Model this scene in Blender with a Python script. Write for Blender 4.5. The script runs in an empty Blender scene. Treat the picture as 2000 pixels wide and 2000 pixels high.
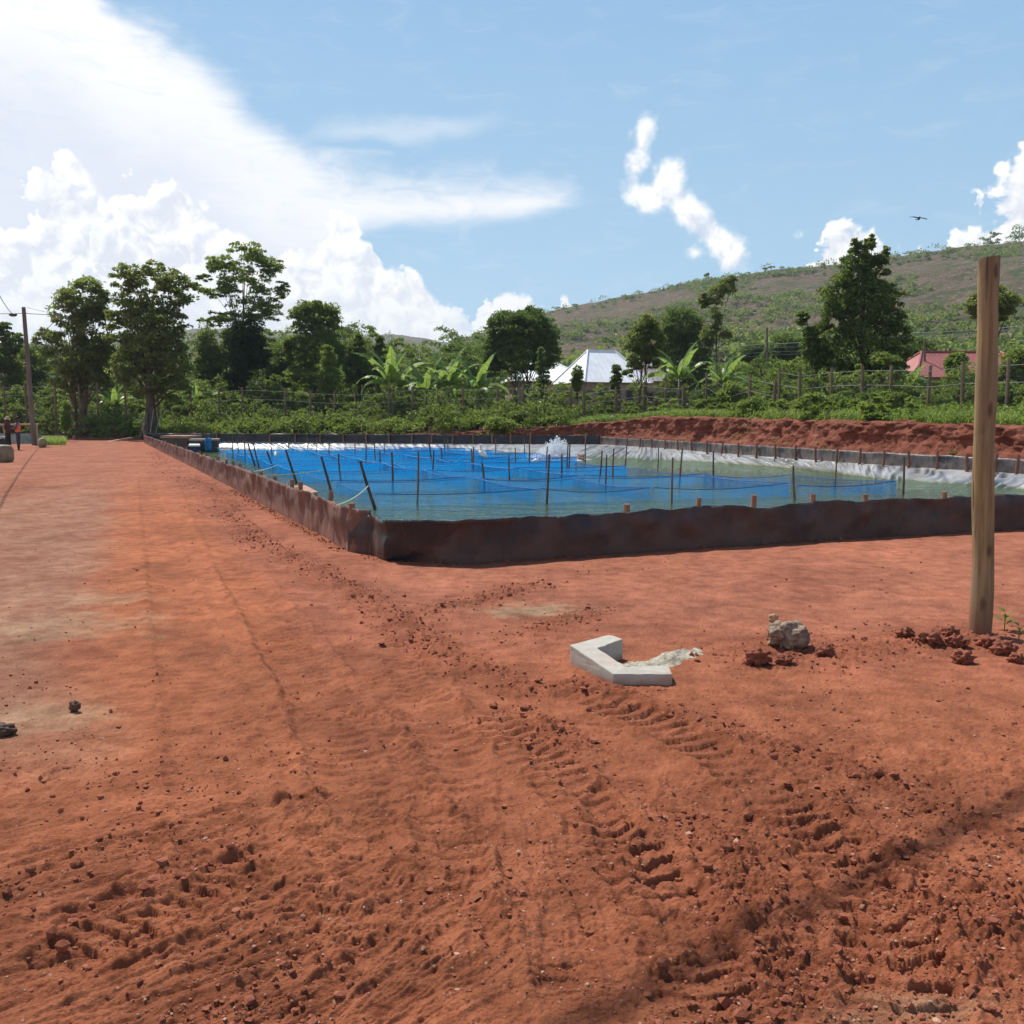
import bpy, math, random
import numpy as np
from mathutils import Vector

# ------------------------------------------------------------------ camera, world, sun, exposure
S = bpy.context.scene
COL = S.collection
F_PX, CAM_H = 1850.0, 1.5                       # focal length in photo pixels, eye height
PITCH = math.atan(180 / F_PX)
cam_d = bpy.data.cameras.new('camera'); cam = bpy.data.objects.new('camera', cam_d); COL.objects.link(cam)
cam.location = (0, 0, CAM_H); cam.rotation_euler = (math.pi / 2 - PITCH, 0, 0)
cam_d.sensor_fit = 'HORIZONTAL'; cam_d.angle = 2 * math.atan(1000 / F_PX)
cam_d.clip_start = 0.05; cam_d.clip_end = 20000
S.camera = cam

SUN_AZ, SUN_EL = math.radians(-38), math.radians(57)      # azimuth from +Y towards +X
sun_d = bpy.data.lights.new('sun', 'SUN'); sun = bpy.data.objects.new('sun', sun_d); COL.objects.link(sun)
sun_d.energy = 5.0; sun_d.angle = math.radians(0.53); sun_d.color = (1.0, 0.95, 0.87)
SUN_DIR = Vector((math.sin(SUN_AZ) * math.cos(SUN_EL), math.cos(SUN_AZ) * math.cos(SUN_EL), math.sin(SUN_EL)))
sun.rotation_euler = SUN_DIR.to_track_quat('Z', 'Y').to_euler()
sun.location = (-20, 30, 40)

S.view_settings.view_transform = 'Standard'; S.view_settings.look = 'None'
S.view_settings.exposure = 0.30; S.view_settings.gamma = 1.0
S.render.engine = 'CYCLES'
S.cycles.use_denoising = True
S.cycles.max_bounces = 8; S.cycles.transparent_max_bounces = 40; S.cycles.diffuse_bounces = 4; S.cycles.glossy_bounces = 3
S.cycles.transmission_bounces = 4; S.cycles.volume_bounces = 0
S.cycles.sample_clamp_indirect = 6.0
S.cycles.use_adaptive_sampling = True; S.cycles.adaptive_threshold = 0.012

def ray(px, py):
    c, s = math.cos(PITCH), math.sin(PITCH)
    x, y = (px - 1000) / F_PX, (1000 - py) / F_PX
    return (x, c + s * y, -s + c * y)
def G(px, py, z=0.0):                            # photo pixel -> point on the level z
    d = ray(px, py); t = (z - CAM_H) / d[2]
    return (d[0] * t, d[1] * t, z)
def D(px, py, Y):                                # photo pixel -> point at depth Y
    d = ray(px, py); t = Y / d[1]
    return (d[0] * t, Y, CAM_H + d[2] * t)
def az_el(px, py):
    d = ray(px, py); l = math.sqrt(sum(c * c for c in d))
    return math.atan2(d[0], d[1]), math.asin(d[2] / l)

class NT:                                        # small node-graph helper
    def __init__(s, nt, dim='3D'): s.nt = nt; s.dim = dim
    def n(s, typ, **kw):
        nd = s.nt.nodes.new(typ)
        for k, v in kw.items(): setattr(nd, k, v)
        return nd
    def set(s, sock, v):
        if isinstance(v, bpy.types.NodeSocket): s.nt.links.new(v, sock)
        elif v is not None:
            if hasattr(sock.default_value, '__len__') and not hasattr(v, '__len__'): v = [v] * len(sock.default_value)
            if hasattr(sock.default_value, '__len__') and len(sock.default_value) == 4 and len(v) == 3: v = (*v, 1)
            sock.default_value = v
    def m(s, op, a, b=None, c=None, clamp=False):
        nd = s.n('ShaderNodeMath', operation=op, use_clamp=clamp)
        for i, v in enumerate((a, b, c)):
            if v is not None: s.set(nd.inputs[i], v)
        return nd.outputs[0]
    def mix(s, f, a, b, blend='MIX'):
        nd = s.n('ShaderNodeMix', data_type='RGBA', blend_type=blend); nd.clamp_factor = True
        s.set(nd.inputs[0], f); s.set(nd.inputs[6], a); s.set(nd.inputs[7], b)
        return nd.outputs[2]
    def ramp(s, v, lo, hi, a=0.0, b=1.0, smooth=True):
        nd = s.n('ShaderNodeMapRange', interpolation_type='SMOOTHSTEP' if smooth else 'LINEAR')
        for k, q in zip(('Value', 'From Min', 'From Max', 'To Min', 'To Max'), (v, lo, hi, a, b)): s.set(nd.inputs[k], q)
        return nd.outputs[0]
    def noise(s, vec, scale, detail=4, rough=0.55, dist=0.0):
        nd = s.n('ShaderNodeTexNoise', noise_dimensions=s.dim); s.set(nd.inputs['Vector'], vec); s.set(nd.inputs['Scale'], scale)
        s.set(nd.inputs['Detail'], detail); s.set(nd.inputs['Roughness'], rough); s.set(nd.inputs['Distortion'], dist)
        return nd.outputs[0]
    def voro(s, vec, scale, feature='F1', smooth=0.5, out=0, detail=0.0, rough=0.5):
        nd = s.n('ShaderNodeTexVoronoi', feature=feature, voronoi_dimensions=s.dim); s.set(nd.inputs['Vector'], vec); s.set(nd.inputs['Scale'], scale)
        if 'Smoothness' in nd.inputs and feature == 'SMOOTH_F1': s.set(nd.inputs['Smoothness'], smooth)
        if detail: s.set(nd.inputs['Detail'], detail); s.set(nd.inputs['Roughness'], rough)
        return nd.outputs[out]
    def mapping(s, vec, scale=(1, 1, 1), rot=(0, 0, 0), loc=(0, 0, 0)):
        nd = s.n('ShaderNodeMapping'); s.set(nd.inputs['Vector'], vec)
        nd.inputs['Scale'].default_value = scale; nd.inputs['Rotation'].default_value = rot; nd.inputs['Location'].default_value = loc
        return nd.outputs[0]
    def bump(s, h, strength=0.5, dist=0.01, normal=None):
        nd = s.n('ShaderNodeBump'); s.set(nd.inputs['Height'], h); s.set(nd.inputs['Strength'], strength); s.set(nd.inputs['Distance'], dist)
        if normal is not None: s.set(nd.inputs['Normal'], normal)
        return nd.outputs[0]

# ---- world: Nishita sky with cloud cover laid out by compass direction
W = bpy.data.worlds.new('World'); S.world = W; W.use_nodes = True
def build_world():
    g = NT(W.node_tree, '2D'); W.node_tree.nodes.clear()
    sky = g.n('ShaderNodeTexSky', sky_type='NISHITA'); sky.sun_disc = False
    sky.sun_elevation = SUN_EL; sky.sun_rotation = SUN_AZ; sky.altitude = 1100; sky.air_density = 1.0; sky.dust_density = 1.6; sky.ozone_density = 1.6
    tc = g.n('ShaderNodeTexCoord'); dr = tc.outputs['Generated']
    sp = g.n('ShaderNodeSeparateXYZ'); g.set(sp.inputs[0], dr); x, y, z = sp.outputs
    az = g.m('ARCTAN2', x, y); el = g.m('ARCSINE', z)
    A0, A1, E1 = -0.8, 0.8, 0.7
    t = g.m('DIVIDE', g.m('SUBTRACT', az, A0), A1 - A0, clamp=True)
    def curve(pts, t=t):
        nd = g.n('ShaderNodeFloatCurve'); c = nd.mapping.curves[0]
        P = []
        for px, py in pts:
            a, e = az_el(px, py); P.append(((a - A0) / (A1 - A0), min(max(e / E1, 0), 1)))
        P = [(0, P[0][1])] + P + [(1, P[-1][1])]
        c.points[0].location = P[0]; c.points[1].location = P[-1]
        for p in P[1:-1]: c.points.new(*p)
        for p in c.points: p.handle_type = 'AUTO_CLAMPED'
        nd.mapping.update(); g.set(nd.inputs['Value'], t)
        return g.m('MULTIPLY', nd.outputs[0], E1)
    comb = g.n('ShaderNodeCombineXYZ'); g.set(comb.inputs[0], az); g.set(comb.inputs[1], el); ae = comb.outputs[0]
    # sky colour a little paler and hazier than the clear-air model
    base = g.mix(0.84, sky.outputs[0], g.mix(g.ramp(el, 0.02, 0.46, 0, 1, False), (4.7, 7.1, 8.9), (2.75, 5.05, 7.8)))
    base = g.mix(g.ramp(el, 0.42, 1.0), base, (1.0, 2.1, 4.6))
    # high cirrus fan
    warp = g.noise(g.mapping(ae, (5, 9, 1), (0, 0, 0.6)), 2.2, 6, 0.6)
    fine = g.noise(g.mapping(ae, (9, 34, 1), (0, 0, -0.55)), 2.0, 7, 0.62, 0.6)
    up = curve([(-700, -600), (-200, -420), (100, -160), (225, -10), (330, 60), (420, 130), (500, 205), (570, 258), (640, 300), (760, 328), (880, 330), (1010, 340), (1100, 358), (1190, 388), (1230, 420), (1330, 520)])
    lo = curve([(-700, 2000), (560, 900), (650, 520), (710, 458), (760, 449), (880, 444), (1010, 432), (1100, 418), (1190, 396), (1230, 360), (1330, 240)])
    wob = g.m('ADD', g.m('MULTIPLY', g.m('SUBTRACT', warp, 0.5), 0.048), g.m('MULTIPLY', g.m('SUBTRACT', fine, 0.5), 0.028))
    du = g.m('ADD', g.m('SUBTRACT', up, el), wob)
    dl = g.m('ADD', g.m('SUBTRACT', el, lo), g.m('MULTIPLY', wob, 0.3))
    ca = g.m('MULTIPLY', g.ramp(du, -0.014, 0.042), g.ramp(dl, -0.004, 0.020))
    ca = g.m('MULTIPLY', ca, g.ramp(fine, 0.2, 0.55, 0.82, 1.0))
    inner = g.ramp(g.m('ADD', du, g.m('MULTIPLY', wob, 0.8)), 0.05, 0.16)
    cc = g.mix(inner, (9.6, 9.7, 10.0), (7.8, 8.25, 9.25))
    glow = g.ramp(el, 0.24, 0.40)                                    # thicker, sunlit cloud higher up
    cc = g.mix(g.m('MULTIPLY', glow, g.ramp(az, -0.10, -0.35)), cc, (10.4, 10.3, 10.2))
    out = g.mix(ca, base, cc)
    # faint streaks
    st = curve([(-700, 900), (560, 300), (640, 248), (800, 258), (900, 248), (1010, 225), (1100, 200), (2200, 0)])
    sw = g.m('ABSOLUTE', g.m('ADD', g.m('SUBTRACT', st, el), g.m('MULTIPLY', g.m('SUBTRACT', warp, 0.5), 0.03)))
    sa = g.m('MULTIPLY', g.ramp(sw, 0.0, 0.016, 0.42, 0.0), g.m('MULTIPLY', g.ramp(az, -0.24, -0.15), g.ramp(az, 0.02, -0.08)))
    thin = g.m('MULTIPLY', g.ramp(fine, 0.5, 0.8), 0.13)
    out = g.mix(g.m('MAXIMUM', sa, thin), out, (8.8, 9.2, 9.6))
    # cumulus
    big = g.noise(ae, 16, 3, 0.5)
    wv = g.n('ShaderNodeVectorMath', operation='MULTIPLY_ADD')
    nz = g.n('ShaderNodeTexNoise', noise_dimensions='2D'); g.set(nz.inputs['Vector'], ae); g.set(nz.inputs['Scale'], 34); g.set(nz.inputs['Detail'], 3)
    g.set(wv.inputs[0], nz.outputs['Color']); wv.inputs[1].default_value = (0.022, 0.022, 0); g.set(wv.inputs[2], ae)
    def puff(v, sc): return g.m('SUBTRACT', 1.0, g.voro(v, sc, 'SMOOTH_F1', 0.35, 0, 3.0, 0.55))
    p1 = puff(wv.outputs[0], 30.0)
    off = g.n('ShaderNodeVectorMath', operation='ADD'); g.set(off.inputs[0], wv.outputs[0]); off.inputs[1].default_value = (-0.006, 0.009, 0)
    p2 = puff(off.outputs[0], 30.0)
    azw = g.m('ADD', az, g.m('ADD', g.m('MULTIPLY', g.m('SUBTRACT', big, 0.5), 0.05), g.m('MULTIPLY', g.m('SUBTRACT', p1, 0.5), 0.022)))
    tw = g.m('DIVIDE', g.m('SUBTRACT', azw, A0), A1 - A0, clamp=True)
    T = curve([(-700, 420), (-100, 430), (0, 410), (30, 372), (58, 322), (114, 284), (160, 312), (196, 366), (228, 380), (252, 345), (285, 328), (330, 345), (352, 392), (395, 395), (430, 412), (470, 446), (520, 490), (548, 478), (565, 446), (590, 440), (628, 452), (645, 412), (668, 398), (700, 415), (716, 470), (735, 510), (770, 506), (800, 530), (850, 566), (895, 592), (915, 580), (940, 532), (960, 552), (1000, 560), (1072, 552), (1045, 585), (1110, 598), (1150, 650), (1500, 700), (1520, 540), (1565, 505), (1595, 445), (1630, 412), (1680, 412), (1705, 470), (1730, 468), (1775, 462), (1792, 500), (1806, 500), (1826, 440), (1862, 400), (1905, 372), (1950, 335), (2000, 285), (2060, 255), (2400, 320)], tw)
    def hump(px, py, rx, ry, rot):                                   # one detached tower
        a, e = az_el(px, py); c, s_ = math.cos(rot), math.sin(rot)
        da, de = g.m('SUBTRACT', az, a), g.m('SUBTRACT', el, e)
        u = g.m('DIVIDE', g.m('ADD', g.m('MULTIPLY', da, c), g.m('MULTIPLY', de, s_)), rx / F_PX)
        v = g.m('DIVIDE', g.m('SUBTRACT', g.m('MULTIPLY', de, c), g.m('MULTIPLY', da, s_)), ry / F_PX)
        r = g.m('SQRT', g.m('ADD', g.m('MULTIPLY', u, u), g.m('MULTIPLY', v, v)))
        return g.m('MULTIPLY', g.m('SUBTRACT', 1.15, r), min(rx, ry) / F_PX)
    d = g.m('SUBTRACT', T, el); hd = g.m('ADD', 0.0, -1.0)
    for h in ((1252, 276, 22, 44, -0.15), (1238, 325, 16, 42, 0.1), (1305, 358, 32, 48, -0.25), (1268, 385, 52, 26, -0.3), (1345, 415, 72, 30, -0.85), (1400, 470, 74, 30, -0.75), (1362, 492, 24, 22, 0), (1430, 488, 26, 24, 0), (1566, 457, 9, 11, 0)):
        hd = g.m('MAXIMUM', hd, hump(*h))
    amp = g.m('ADD', g.m('MULTIPLY', g.m('SUBTRACT', p1, 0.44), 0.034), g.m('MULTIPLY', g.m('SUBTRACT', big, 0.5), 0.016))
    e_ = g.m('MAXIMUM', g.m('ADD', d, amp), g.m('ADD', hd, g.m('ADD', g.m('MULTIPLY', amp, 0.30), 0.001)))
    lit = g.m('MULTIPLY', g.m('SUBTRACT', p1, p2), 1.6)
    tex = g.m('ADD', lit, g.m('ADD', g.m('MULTIPLY', g.m('SUBTRACT', p1, 0.5), 0.45), g.m('MULTIPLY', g.m('SUBTRACT', big, 0.5), 0.8)))
    feet = g.ramp(el, 0.085, 0.13, 0.8, 1.0); low = g.ramp(el, 0.17, 0.06, 0.0, 0.55)
    def bank(out, e, deep, fall, k=1.0):                             # bright crest, greyer body below it
        alpha = g.ramp(e, -0.003, 0.0095)
        sh = g.m('ADD', g.m('SUBTRACT', 1.02, g.m('MULTIPLY', g.ramp(e, 0.004, deep), fall)), tex, clamp=True)
        cum = g.mix(low, g.mix(sh, (7.7, 8.1, 8.95), (10.5, 10.5, 10.4)), (9.0, 9.3, 9.5))
        return g.mix(g.m('MULTIPLY', alpha, g.m('MULTIPLY', feet, k)), out, cum)
    out = bank(out, e_, 0.055, 0.62)
    T2 = curve([(-700, 470), (0, 425), (40, 405), (75, 392), (130, 425), (148, 468), (160, 405), (190, 388), (237, 402), (262, 455), (285, 430), (330, 420), (352, 480), (366, 412), (400, 402), (430, 425), (480, 478), (520, 540), (548, 515), (572, 478), (600, 492), (640, 478), (662, 448), (690, 466), (715, 505), (745, 520), (770, 548), (790, 522), (820, 540), (850, 580), (895, 606), (930, 585), (955, 568), (1000, 590), (1060, 585), (1110, 640), (1500, 760), (1560, 560), (1600, 500), (1650, 470), (1700, 500), (1760, 500), (1800, 530), (1860, 500), (1920, 450), (2000, 420), (2400, 400)], tw)
    out = bank(out, g.m('ADD', g.m('SUBTRACT', T2, el), amp), 0.040, 0.60)
    T3 = curve([(-700, 540), (0, 530), (58, 506), (91, 494), (150, 512), (182, 490), (243, 476), (270, 500), (291, 508), (316, 484), (350, 500), (388, 506), (440, 520), (490, 520), (522, 486), (560, 500), (590, 560), (643, 506), (668, 498), (700, 530), (728, 494), (750, 520), (771, 560), (800, 545), (850, 596), (900, 620), (940, 606), (1000, 615), (1070, 605), (1120, 660), (1500, 800), (1620, 530), (1700, 560), (1880, 540), (1950, 480), (2400, 450)], tw)
    out = bank(out, g.m('ADD', g.m('SUBTRACT', T3, el), g.m('MULTIPLY', amp, 0.9)), 0.050, 0.50, 0.9)
    bg = g.n('ShaderNodeBackground'); g.set(bg.inputs[0], out); bg.inputs[1].default_value = 0.084
    o = g.n('ShaderNodeOutputWorld'); g.set(o.inputs[0], bg.outputs[0])
build_world()
W.cycles.sampling_method = 'MANUAL'; W.cycles.sample_map_resolution = 512

# ------------------------------------------------------------------ helpers
RNG = np.random.default_rng(7)
def _hash(ix, iy, seed):
    h = (ix.astype(np.uint32) * np.uint32(374761393)) ^ (iy.astype(np.uint32) * np.uint32(668265263)) ^ np.uint32((seed * 2246822519) & 0xffffffff)
    h = (h ^ (h >> np.uint32(13))) * np.uint32(1274126177)
    return (h ^ (h >> np.uint32(16))).astype(np.float32) * np.float32(2 * math.pi / 4294967296.0)
def perlin(x, y, seed=0):
    x = np.asarray(x, np.float64); y = np.asarray(y, np.float64)
    x0, y0 = np.floor(x), np.floor(y); fx, fy = (x - x0).astype(np.float32), (y - y0).astype(np.float32)
    ix, iy = x0.astype(np.int64), y0.astype(np.int64)
    u = fx * fx * fx * (fx * (fx * 6 - 15) + 10); v = fy * fy * fy * (fy * (fy * 6 - 15) + 10)
    def gr(dx, dy):
        a = _hash((ix + dx) & 0xffffffff, (iy + dy) & 0xffffffff, seed)
        return np.cos(a) * (fx - dx) + np.sin(a) * (fy - dy)
    a = gr(0, 0); b = gr(1, 0); c = gr(0, 1); d = gr(1, 1)
    return (a + u * (b - a)) * (1 - v) + (c + u * (d - c)) * v
def fbm(x, y, seed=0, octv=4, gain=0.5, lac=2.03):
    s, a, f = 0, 1.0, 1.0
    for i in range(octv):
        s = s + a * perlin(np.asarray(x) * f, np.asarray(y) * f, seed + i * 17); a *= gain; f *= lac
    return s
def billow(x, y, seed=0, octv=3, gain=0.5):
    s, a, f = 0, 1.0, 1.0
    for i in range(octv):
        s = s + a * (np.abs(perlin(np.asarray(x) * f, np.asarray(y) * f, seed + i * 31)) * 2 - 0.35); a *= gain; f *= 2.07
    return s
def sstep(a, b, x):
    t = np.clip((np.asarray(x) - a) / (b - a), 0, 1); return t * t * (3 - 2 * t)
def poly_dist(x, y, P):                          # unsigned distance, arc length, signed side
    x = np.asarray(x, np.float64); y = np.asarray(y, np.float64)
    best = np.full(x.shape, 1e9); arc = np.zeros(x.shape); sd = np.zeros(x.shape); L = 0
    for (x0, y0), (x1, y1) in zip(P[:-1], P[1:]):
        dx, dy = x1 - x0, y1 - y0; l = math.hypot(dx, dy)
        t = np.clip(((x - x0) * dx + (y - y0) * dy) / (l * l), 0, 1)
        ex, ey = x - x0 - t * dx, y - y0 - t * dy; d = np.hypot(ex, ey)
        k = d < best
        best = np.where(k, d, best); arc = np.where(k, L + t * l, arc); sd = np.where(k, np.sign(dx * ey - dy * ex), sd); L += l
    return best, arc, sd
def inside(x, y, P):
    x = np.asarray(x); y = np.asarray(y); r = np.zeros(x.shape, bool); n = len(P)
    for i in range(n):
        x0, y0 = P[i][:2]; x1, y1 = P[(i + 1) % n][:2]
        if y0 == y1: continue
        r ^= ((y0 > y) != (y1 > y)) & (x < (x1 - x0) * (y - y0) / (y1 - y0) + x0)
    return r
def resample(P, ds):
    P = np.asarray(P, float); seg = np.linalg.norm(np.diff(P, axis=0), axis=1); c = np.concatenate([[0], np.cumsum(seg)])
    n = max(2, int(c[-1] / ds) + 1); s = np.linspace(0, c[-1], n)
    return np.stack([np.interp(s, c, P[:, k]) for k in range(P.shape[1])], 1), s

ORG = {}
def raw_mesh(name, V, F, mats, midx=None, smooth=False, col=None):
    me = bpy.data.meshes.new(name); V = np.asarray(V, np.float32)
    me.vertices.add(len(V)); me.vertices.foreach_set('co', V.ravel())
    idx = []; st = []; n = 0
    for f in F:
        f = np.asarray(f, np.int32)
        if f.size == 0: continue
        idx.append(f.ravel()); k = f.shape[1]; st.append(n + np.arange(len(f)) * k); n += f.size
    idx = np.concatenate(idx); st = np.concatenate(st)
    me.loops.add(len(idx)); me.loops.foreach_set('vertex_index', idx)
    me.polygons.add(len(st)); me.polygons.foreach_set('loop_start', st.astype(np.int32))
    for m in (mats if isinstance(mats, (list, tuple)) else [mats]): me.materials.append(m)
    if midx is not None: me.polygons.foreach_set('material_index', np.asarray(midx, np.int32))
    me.polygons.foreach_set('use_smooth', np.full(len(st), smooth))
    if col is not None:
        a = me.color_attributes.new('tint', 'FLOAT_COLOR', 'POINT')
        c = np.ones((len(V), 4), np.float32); c[:, :3] = col; a.data.foreach_set('color', c.ravel())
    me.update(calc_edges=True); me.validate()
    return me
def link(name, me, parent=None, loc=(0, 0, 0)):
    o = bpy.data.objects.new(name, me); COL.objects.link(o)
    if parent is not None: o.parent = parent
    else: o.location = loc
    return o
def tag(o, label=None, cat=None, group=None, kind=None):
    if label: o['label'] = label
    if cat: o['category'] = cat
    if group: o['group'] = group
    if kind: o['kind'] = kind
    return o
def thing(name, label, cat, loc, group=None):
    o = bpy.data.objects.new(name, None); COL.objects.link(o); o.location = loc; o.empty_display_size = 0.3
    ORG[o.name] = np.array(loc, float)
    return tag(o, label, cat, group)
class MB:                                        # collects shapes in world space
    def __init__(s): s.V = []; s.F = {3: [], 4: []}; s.M = {3: [], 4: []}; s.n = 0; s.mi = 0
    def add(s, V, F):
        V = np.asarray(V, float); s.V.append(V)
        for f in (F if isinstance(F, (list, tuple)) and len(F) and getattr(F[0], 'ndim', 0) == 2 else [np.asarray(F)]):
            if f.size: s.F[f.shape[1]].append(f + s.n); s.M[f.shape[1]].append(np.full(len(f), s.mi))
        s.n += len(V); return s
    def tube(s, P, R, n=8, cap=True, squash=1.0):
        P = np.asarray(P, float); R = np.broadcast_to(np.asarray(R, float), (len(P),))
        T = np.gradient(P, axis=0); T /= np.linalg.norm(T, axis=1, keepdims=True) + 1e-9
        ref = np.array([0.0, 0, 1]) if abs(T[:, 2]).mean() < 0.9 else np.array([1.0, 0, 0])
        A = np.cross(T, ref); A /= np.linalg.norm(A, axis=1, keepdims=True) + 1e-9; B = np.cross(T, A)
        a = np.arange(n) * 2 * math.pi / n
        V = P[:, None] + R[:, None, None] * (A[:, None] * np.cos(a)[None, :, None] + squash * B[:, None] * np.sin(a)[None, :, None])
        k = len(P); V = V.reshape(-1, 3); i, j = np.meshgrid(np.arange(k - 1), np.arange(n), indexing='ij'); j2 = (j + 1) % n
        Q = np.stack([i * n + j, (i + 1) * n + j, (i + 1) * n + j2, i * n + j2], -1).reshape(-1, 4)
        Fs = [Q]
        if cap:
            V = np.concatenate([V, P[:1], P[-1:]]); c0, c1 = k * n, k * n + 1; jj = np.arange(n); j2 = (jj + 1) % n
            Fs.append(np.concatenate([np.stack([np.full(n, c0), jj, j2], 1), np.stack([np.full(n, c1), (k - 1) * n + j2, (k - 1) * n + jj], 1)]))
        return s.add(V, Fs)
    def box(s, c, size, rz=0.0, rx=0.0, ry=0.0):
        v = np.array([(x, y, z) for x in (-.5, .5) for y in (-.5, .5) for z in (-.5, .5)]) * np.asarray(size)
        for a, (i, j) in ((rx, (1, 2)), (ry, (2, 0)), (rz, (0, 1))):
            if a:
                ca, sa = math.cos(a), math.sin(a); p, q = v[:, i].copy(), v[:, j].copy(); v[:, i] = ca * p - sa * q; v[:, j] = sa * p + ca * q
        return s.add(v + np.asarray(c), np.array([(0, 1, 3, 2), (4, 6, 7, 5), (0, 4, 5, 1), (2, 3, 7, 6), (0, 2, 6, 4), (1, 5, 7, 3)]))
    def grid(s, P):                              # P (n,m,3)
        n, m = P.shape[:2]; i, j = np.meshgrid(np.arange(n - 1), np.arange(m - 1), indexing='ij')
        return s.add(P.reshape(-1, 3), np.stack([i * m + j, (i + 1) * m + j, (i + 1) * m + j + 1, i * m + j + 1], -1).reshape(-1, 4))
    def prism(s, poly, z0, z1):
        n = len(poly); V = [(x, y, z0) for x, y in poly] + [(x, y, z1) for x, y in poly]
        s.add(V, np.array([(i, (i + 1) % n, n + (i + 1) % n, n + i) for i in range(n)]))
        return s
    def ball(s, c, r, sub=2, rough=0.0, seed=0, freq=1.5, sq=(1, 1, 1)):
        V, F = ICO[sub]; V = V.copy()
        if rough:
            k = seed * 7.31
            V = V * (1 + rough * (fbm(V[:, 0] * freq + k, V[:, 1] * freq + V[:, 2] * freq * 0.7, seed, 4) + fbm(V[:, 2] * freq + k, V[:, 0] * freq - V[:, 1] * freq * 0.6, seed + 5, 3)))[:, None]
        return s.add(V * np.asarray(r) * np.asarray(sq) + np.asarray(c), F)
    def arrays(s):
        V = np.concatenate(s.V); F = []; M = []
        for k in (3, 4):
            if s.F[k]: F.append(np.concatenate(s.F[k])); M.append(np.concatenate(s.M[k]))
        return V, F, np.concatenate(M)
    def obj(s, name, mat, parent=None, loc=None, smooth=False):
        V, F, M = s.arrays()
        if parent is not None: o0 = ORG[parent.name]
        else: o0 = np.asarray(loc if loc is not None else (V[:, 0].mean(), V[:, 1].mean(), V[:, 2].min()), float)
        o = link(name, raw_mesh(name, V - o0, F, mat, M if isinstance(mat, (list, tuple)) else None, smooth), parent, o0)
        ORG[o.name] = o0
        return o
def _ico(sub):
    import bmesh
    bm = bmesh.new(); bmesh.ops.create_icosphere(bm, subdivisions=sub, radius=1.0)
    V = np.array([v.co[:] for v in bm.verts]); F = np.array([[v.index for v in f.verts] for f in bm.faces]); bm.free()
    return V, F
ICO = {k: _ico(k) for k in (1, 2, 3, 4, 5)}

MATS = {}
def material(name, fn):
    if name in MATS: return MATS[name]
    m = bpy.data.materials.new(name); m.use_nodes = True; m.node_tree.nodes.clear()
    g = NT(m.node_tree); o = g.n('ShaderNodeOutputMaterial'); r = fn(g)
    if isinstance(r, tuple): g.set(o.inputs[0], r[0]); g.set(o.inputs[1], r[1])
    else: g.set(o.inputs[0], r)
    MATS[name] = m; return m
def pbr(g, col, rough=0.7, normal=None, metal=0.0, spec=0.3, **kw):
    b = g.n('ShaderNodeBsdfPrincipled'); g.set(b.inputs['Base Color'], col); g.set(b.inputs['Roughness'], rough)
    g.set(b.inputs['Metallic'], metal); g.set(b.inputs['Specular IOR Level'], spec)
    if normal is not None: g.set(b.inputs['Normal'], normal)
    for k, v in kw.items(): g.set(b.inputs[k.replace('_', ' ')], v)
    return b.outputs[0]
def pos(g): return g.n('ShaderNodeNewGeometry').outputs['Position']
def objco(g): return g.n('ShaderNodeTexCoord').outputs['Object']
def simple(name, c1, c2=None, scale=8.0, rough=0.75, bump=0.3, bdist=0.01, metal=0.0, spec=0.3, stretch=(1, 1, 1)):
    def fn(g):
        v = g.mapping(objco(g), stretch); n = g.noise(v, scale, 6, 0.6)
        c = g.mix(g.ramp(n, 0.3, 0.7), c1, c2 or tuple(x * 0.6 for x in c1))
        return pbr(g, c, rough, g.bump(g.noise(v, scale * 3, 5, 0.6), bump, bdist), metal, spec)
    return material(name, fn)
# ------------------------------------------------------------------ layout of the pond and the cut bank
def pl(*pts, z=0.0): return [G(px, py, z)[:2] for px, py in pts]
LEFT = pl((463, 956), (553.6, 1006.5), (626, 1043), (680, 1077))
cB = (-24.4, 63.0)
cC = G(1172, 867, 0.05)[:2]
RIGHT = [cC] + [G(*p, -0.02 - 0.06 * i / 5)[:2] for i, p in enumerate(((1290, 877), (1400, 886), (1555, 898), (1710, 909), (1835, 917), (2000, 927)))]
cD = (17.6, 15.2)
NEAR = pl((727, 1083), (752, 1095), (900, 1103), (1081, 1090), (1262, 1078), (1480, 1064), (1600, 1056), (2000, 1032))
RING = [cB] + LEFT + NEAR + [cD] + RIGHT[::-1]            # counter-clockwise seen from above
BANK = [(-34, 71, .15), (-15, 66.5, .35), (-5, 63.5, .6), (1.5, 61.0, .95), (5.8, 59.2, 1.35), (7.9, 55.5, 1.65), (9.9, 50, 1.6), (11.6, 45, 1.52), (13.3, 38, 1.42), (14.8, 33, 1.36), (15.9, 30, 1.3), (17.3, 27, 1.25), (20.5, 20, 1.1), (24, 10, 1.0), (32, 0, .9)]
BANK2 = [b[:2] for b in BANK]
BREG = BANK2 + [(400, -5), (400, 3000), (-34, 3000)]
_s = np.concatenate([[0], np.cumsum([math.dist(a, b) for a, b in zip(BANK2[:-1], BANK2[1:])])])
def terrain(x, y):
    x = np.asarray(x, float); y = np.asarray(y, float)
    z = 0.02 * np.clip(y - 72, 0, 90) * sstep(-5, -25, x)
    d, s, _ = poly_dist(x, y, BANK2); beh = inside(x, y, BREG)
    zb = np.interp(s, _s, [b[2] for b in BANK]) * sstep(0.25, 0.85, d) + 0.03 * np.clip(d - 1.0, 0, 90)
    return np.where(beh, zb * sstep(-60, -12, x) + z * sstep(-12, -60, x) * 0 + z * (1 - sstep(-25, -5, x)), z)
def ringdist(x, y): return poly_dist(x, y, RING + RING[:1])[0]

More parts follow.
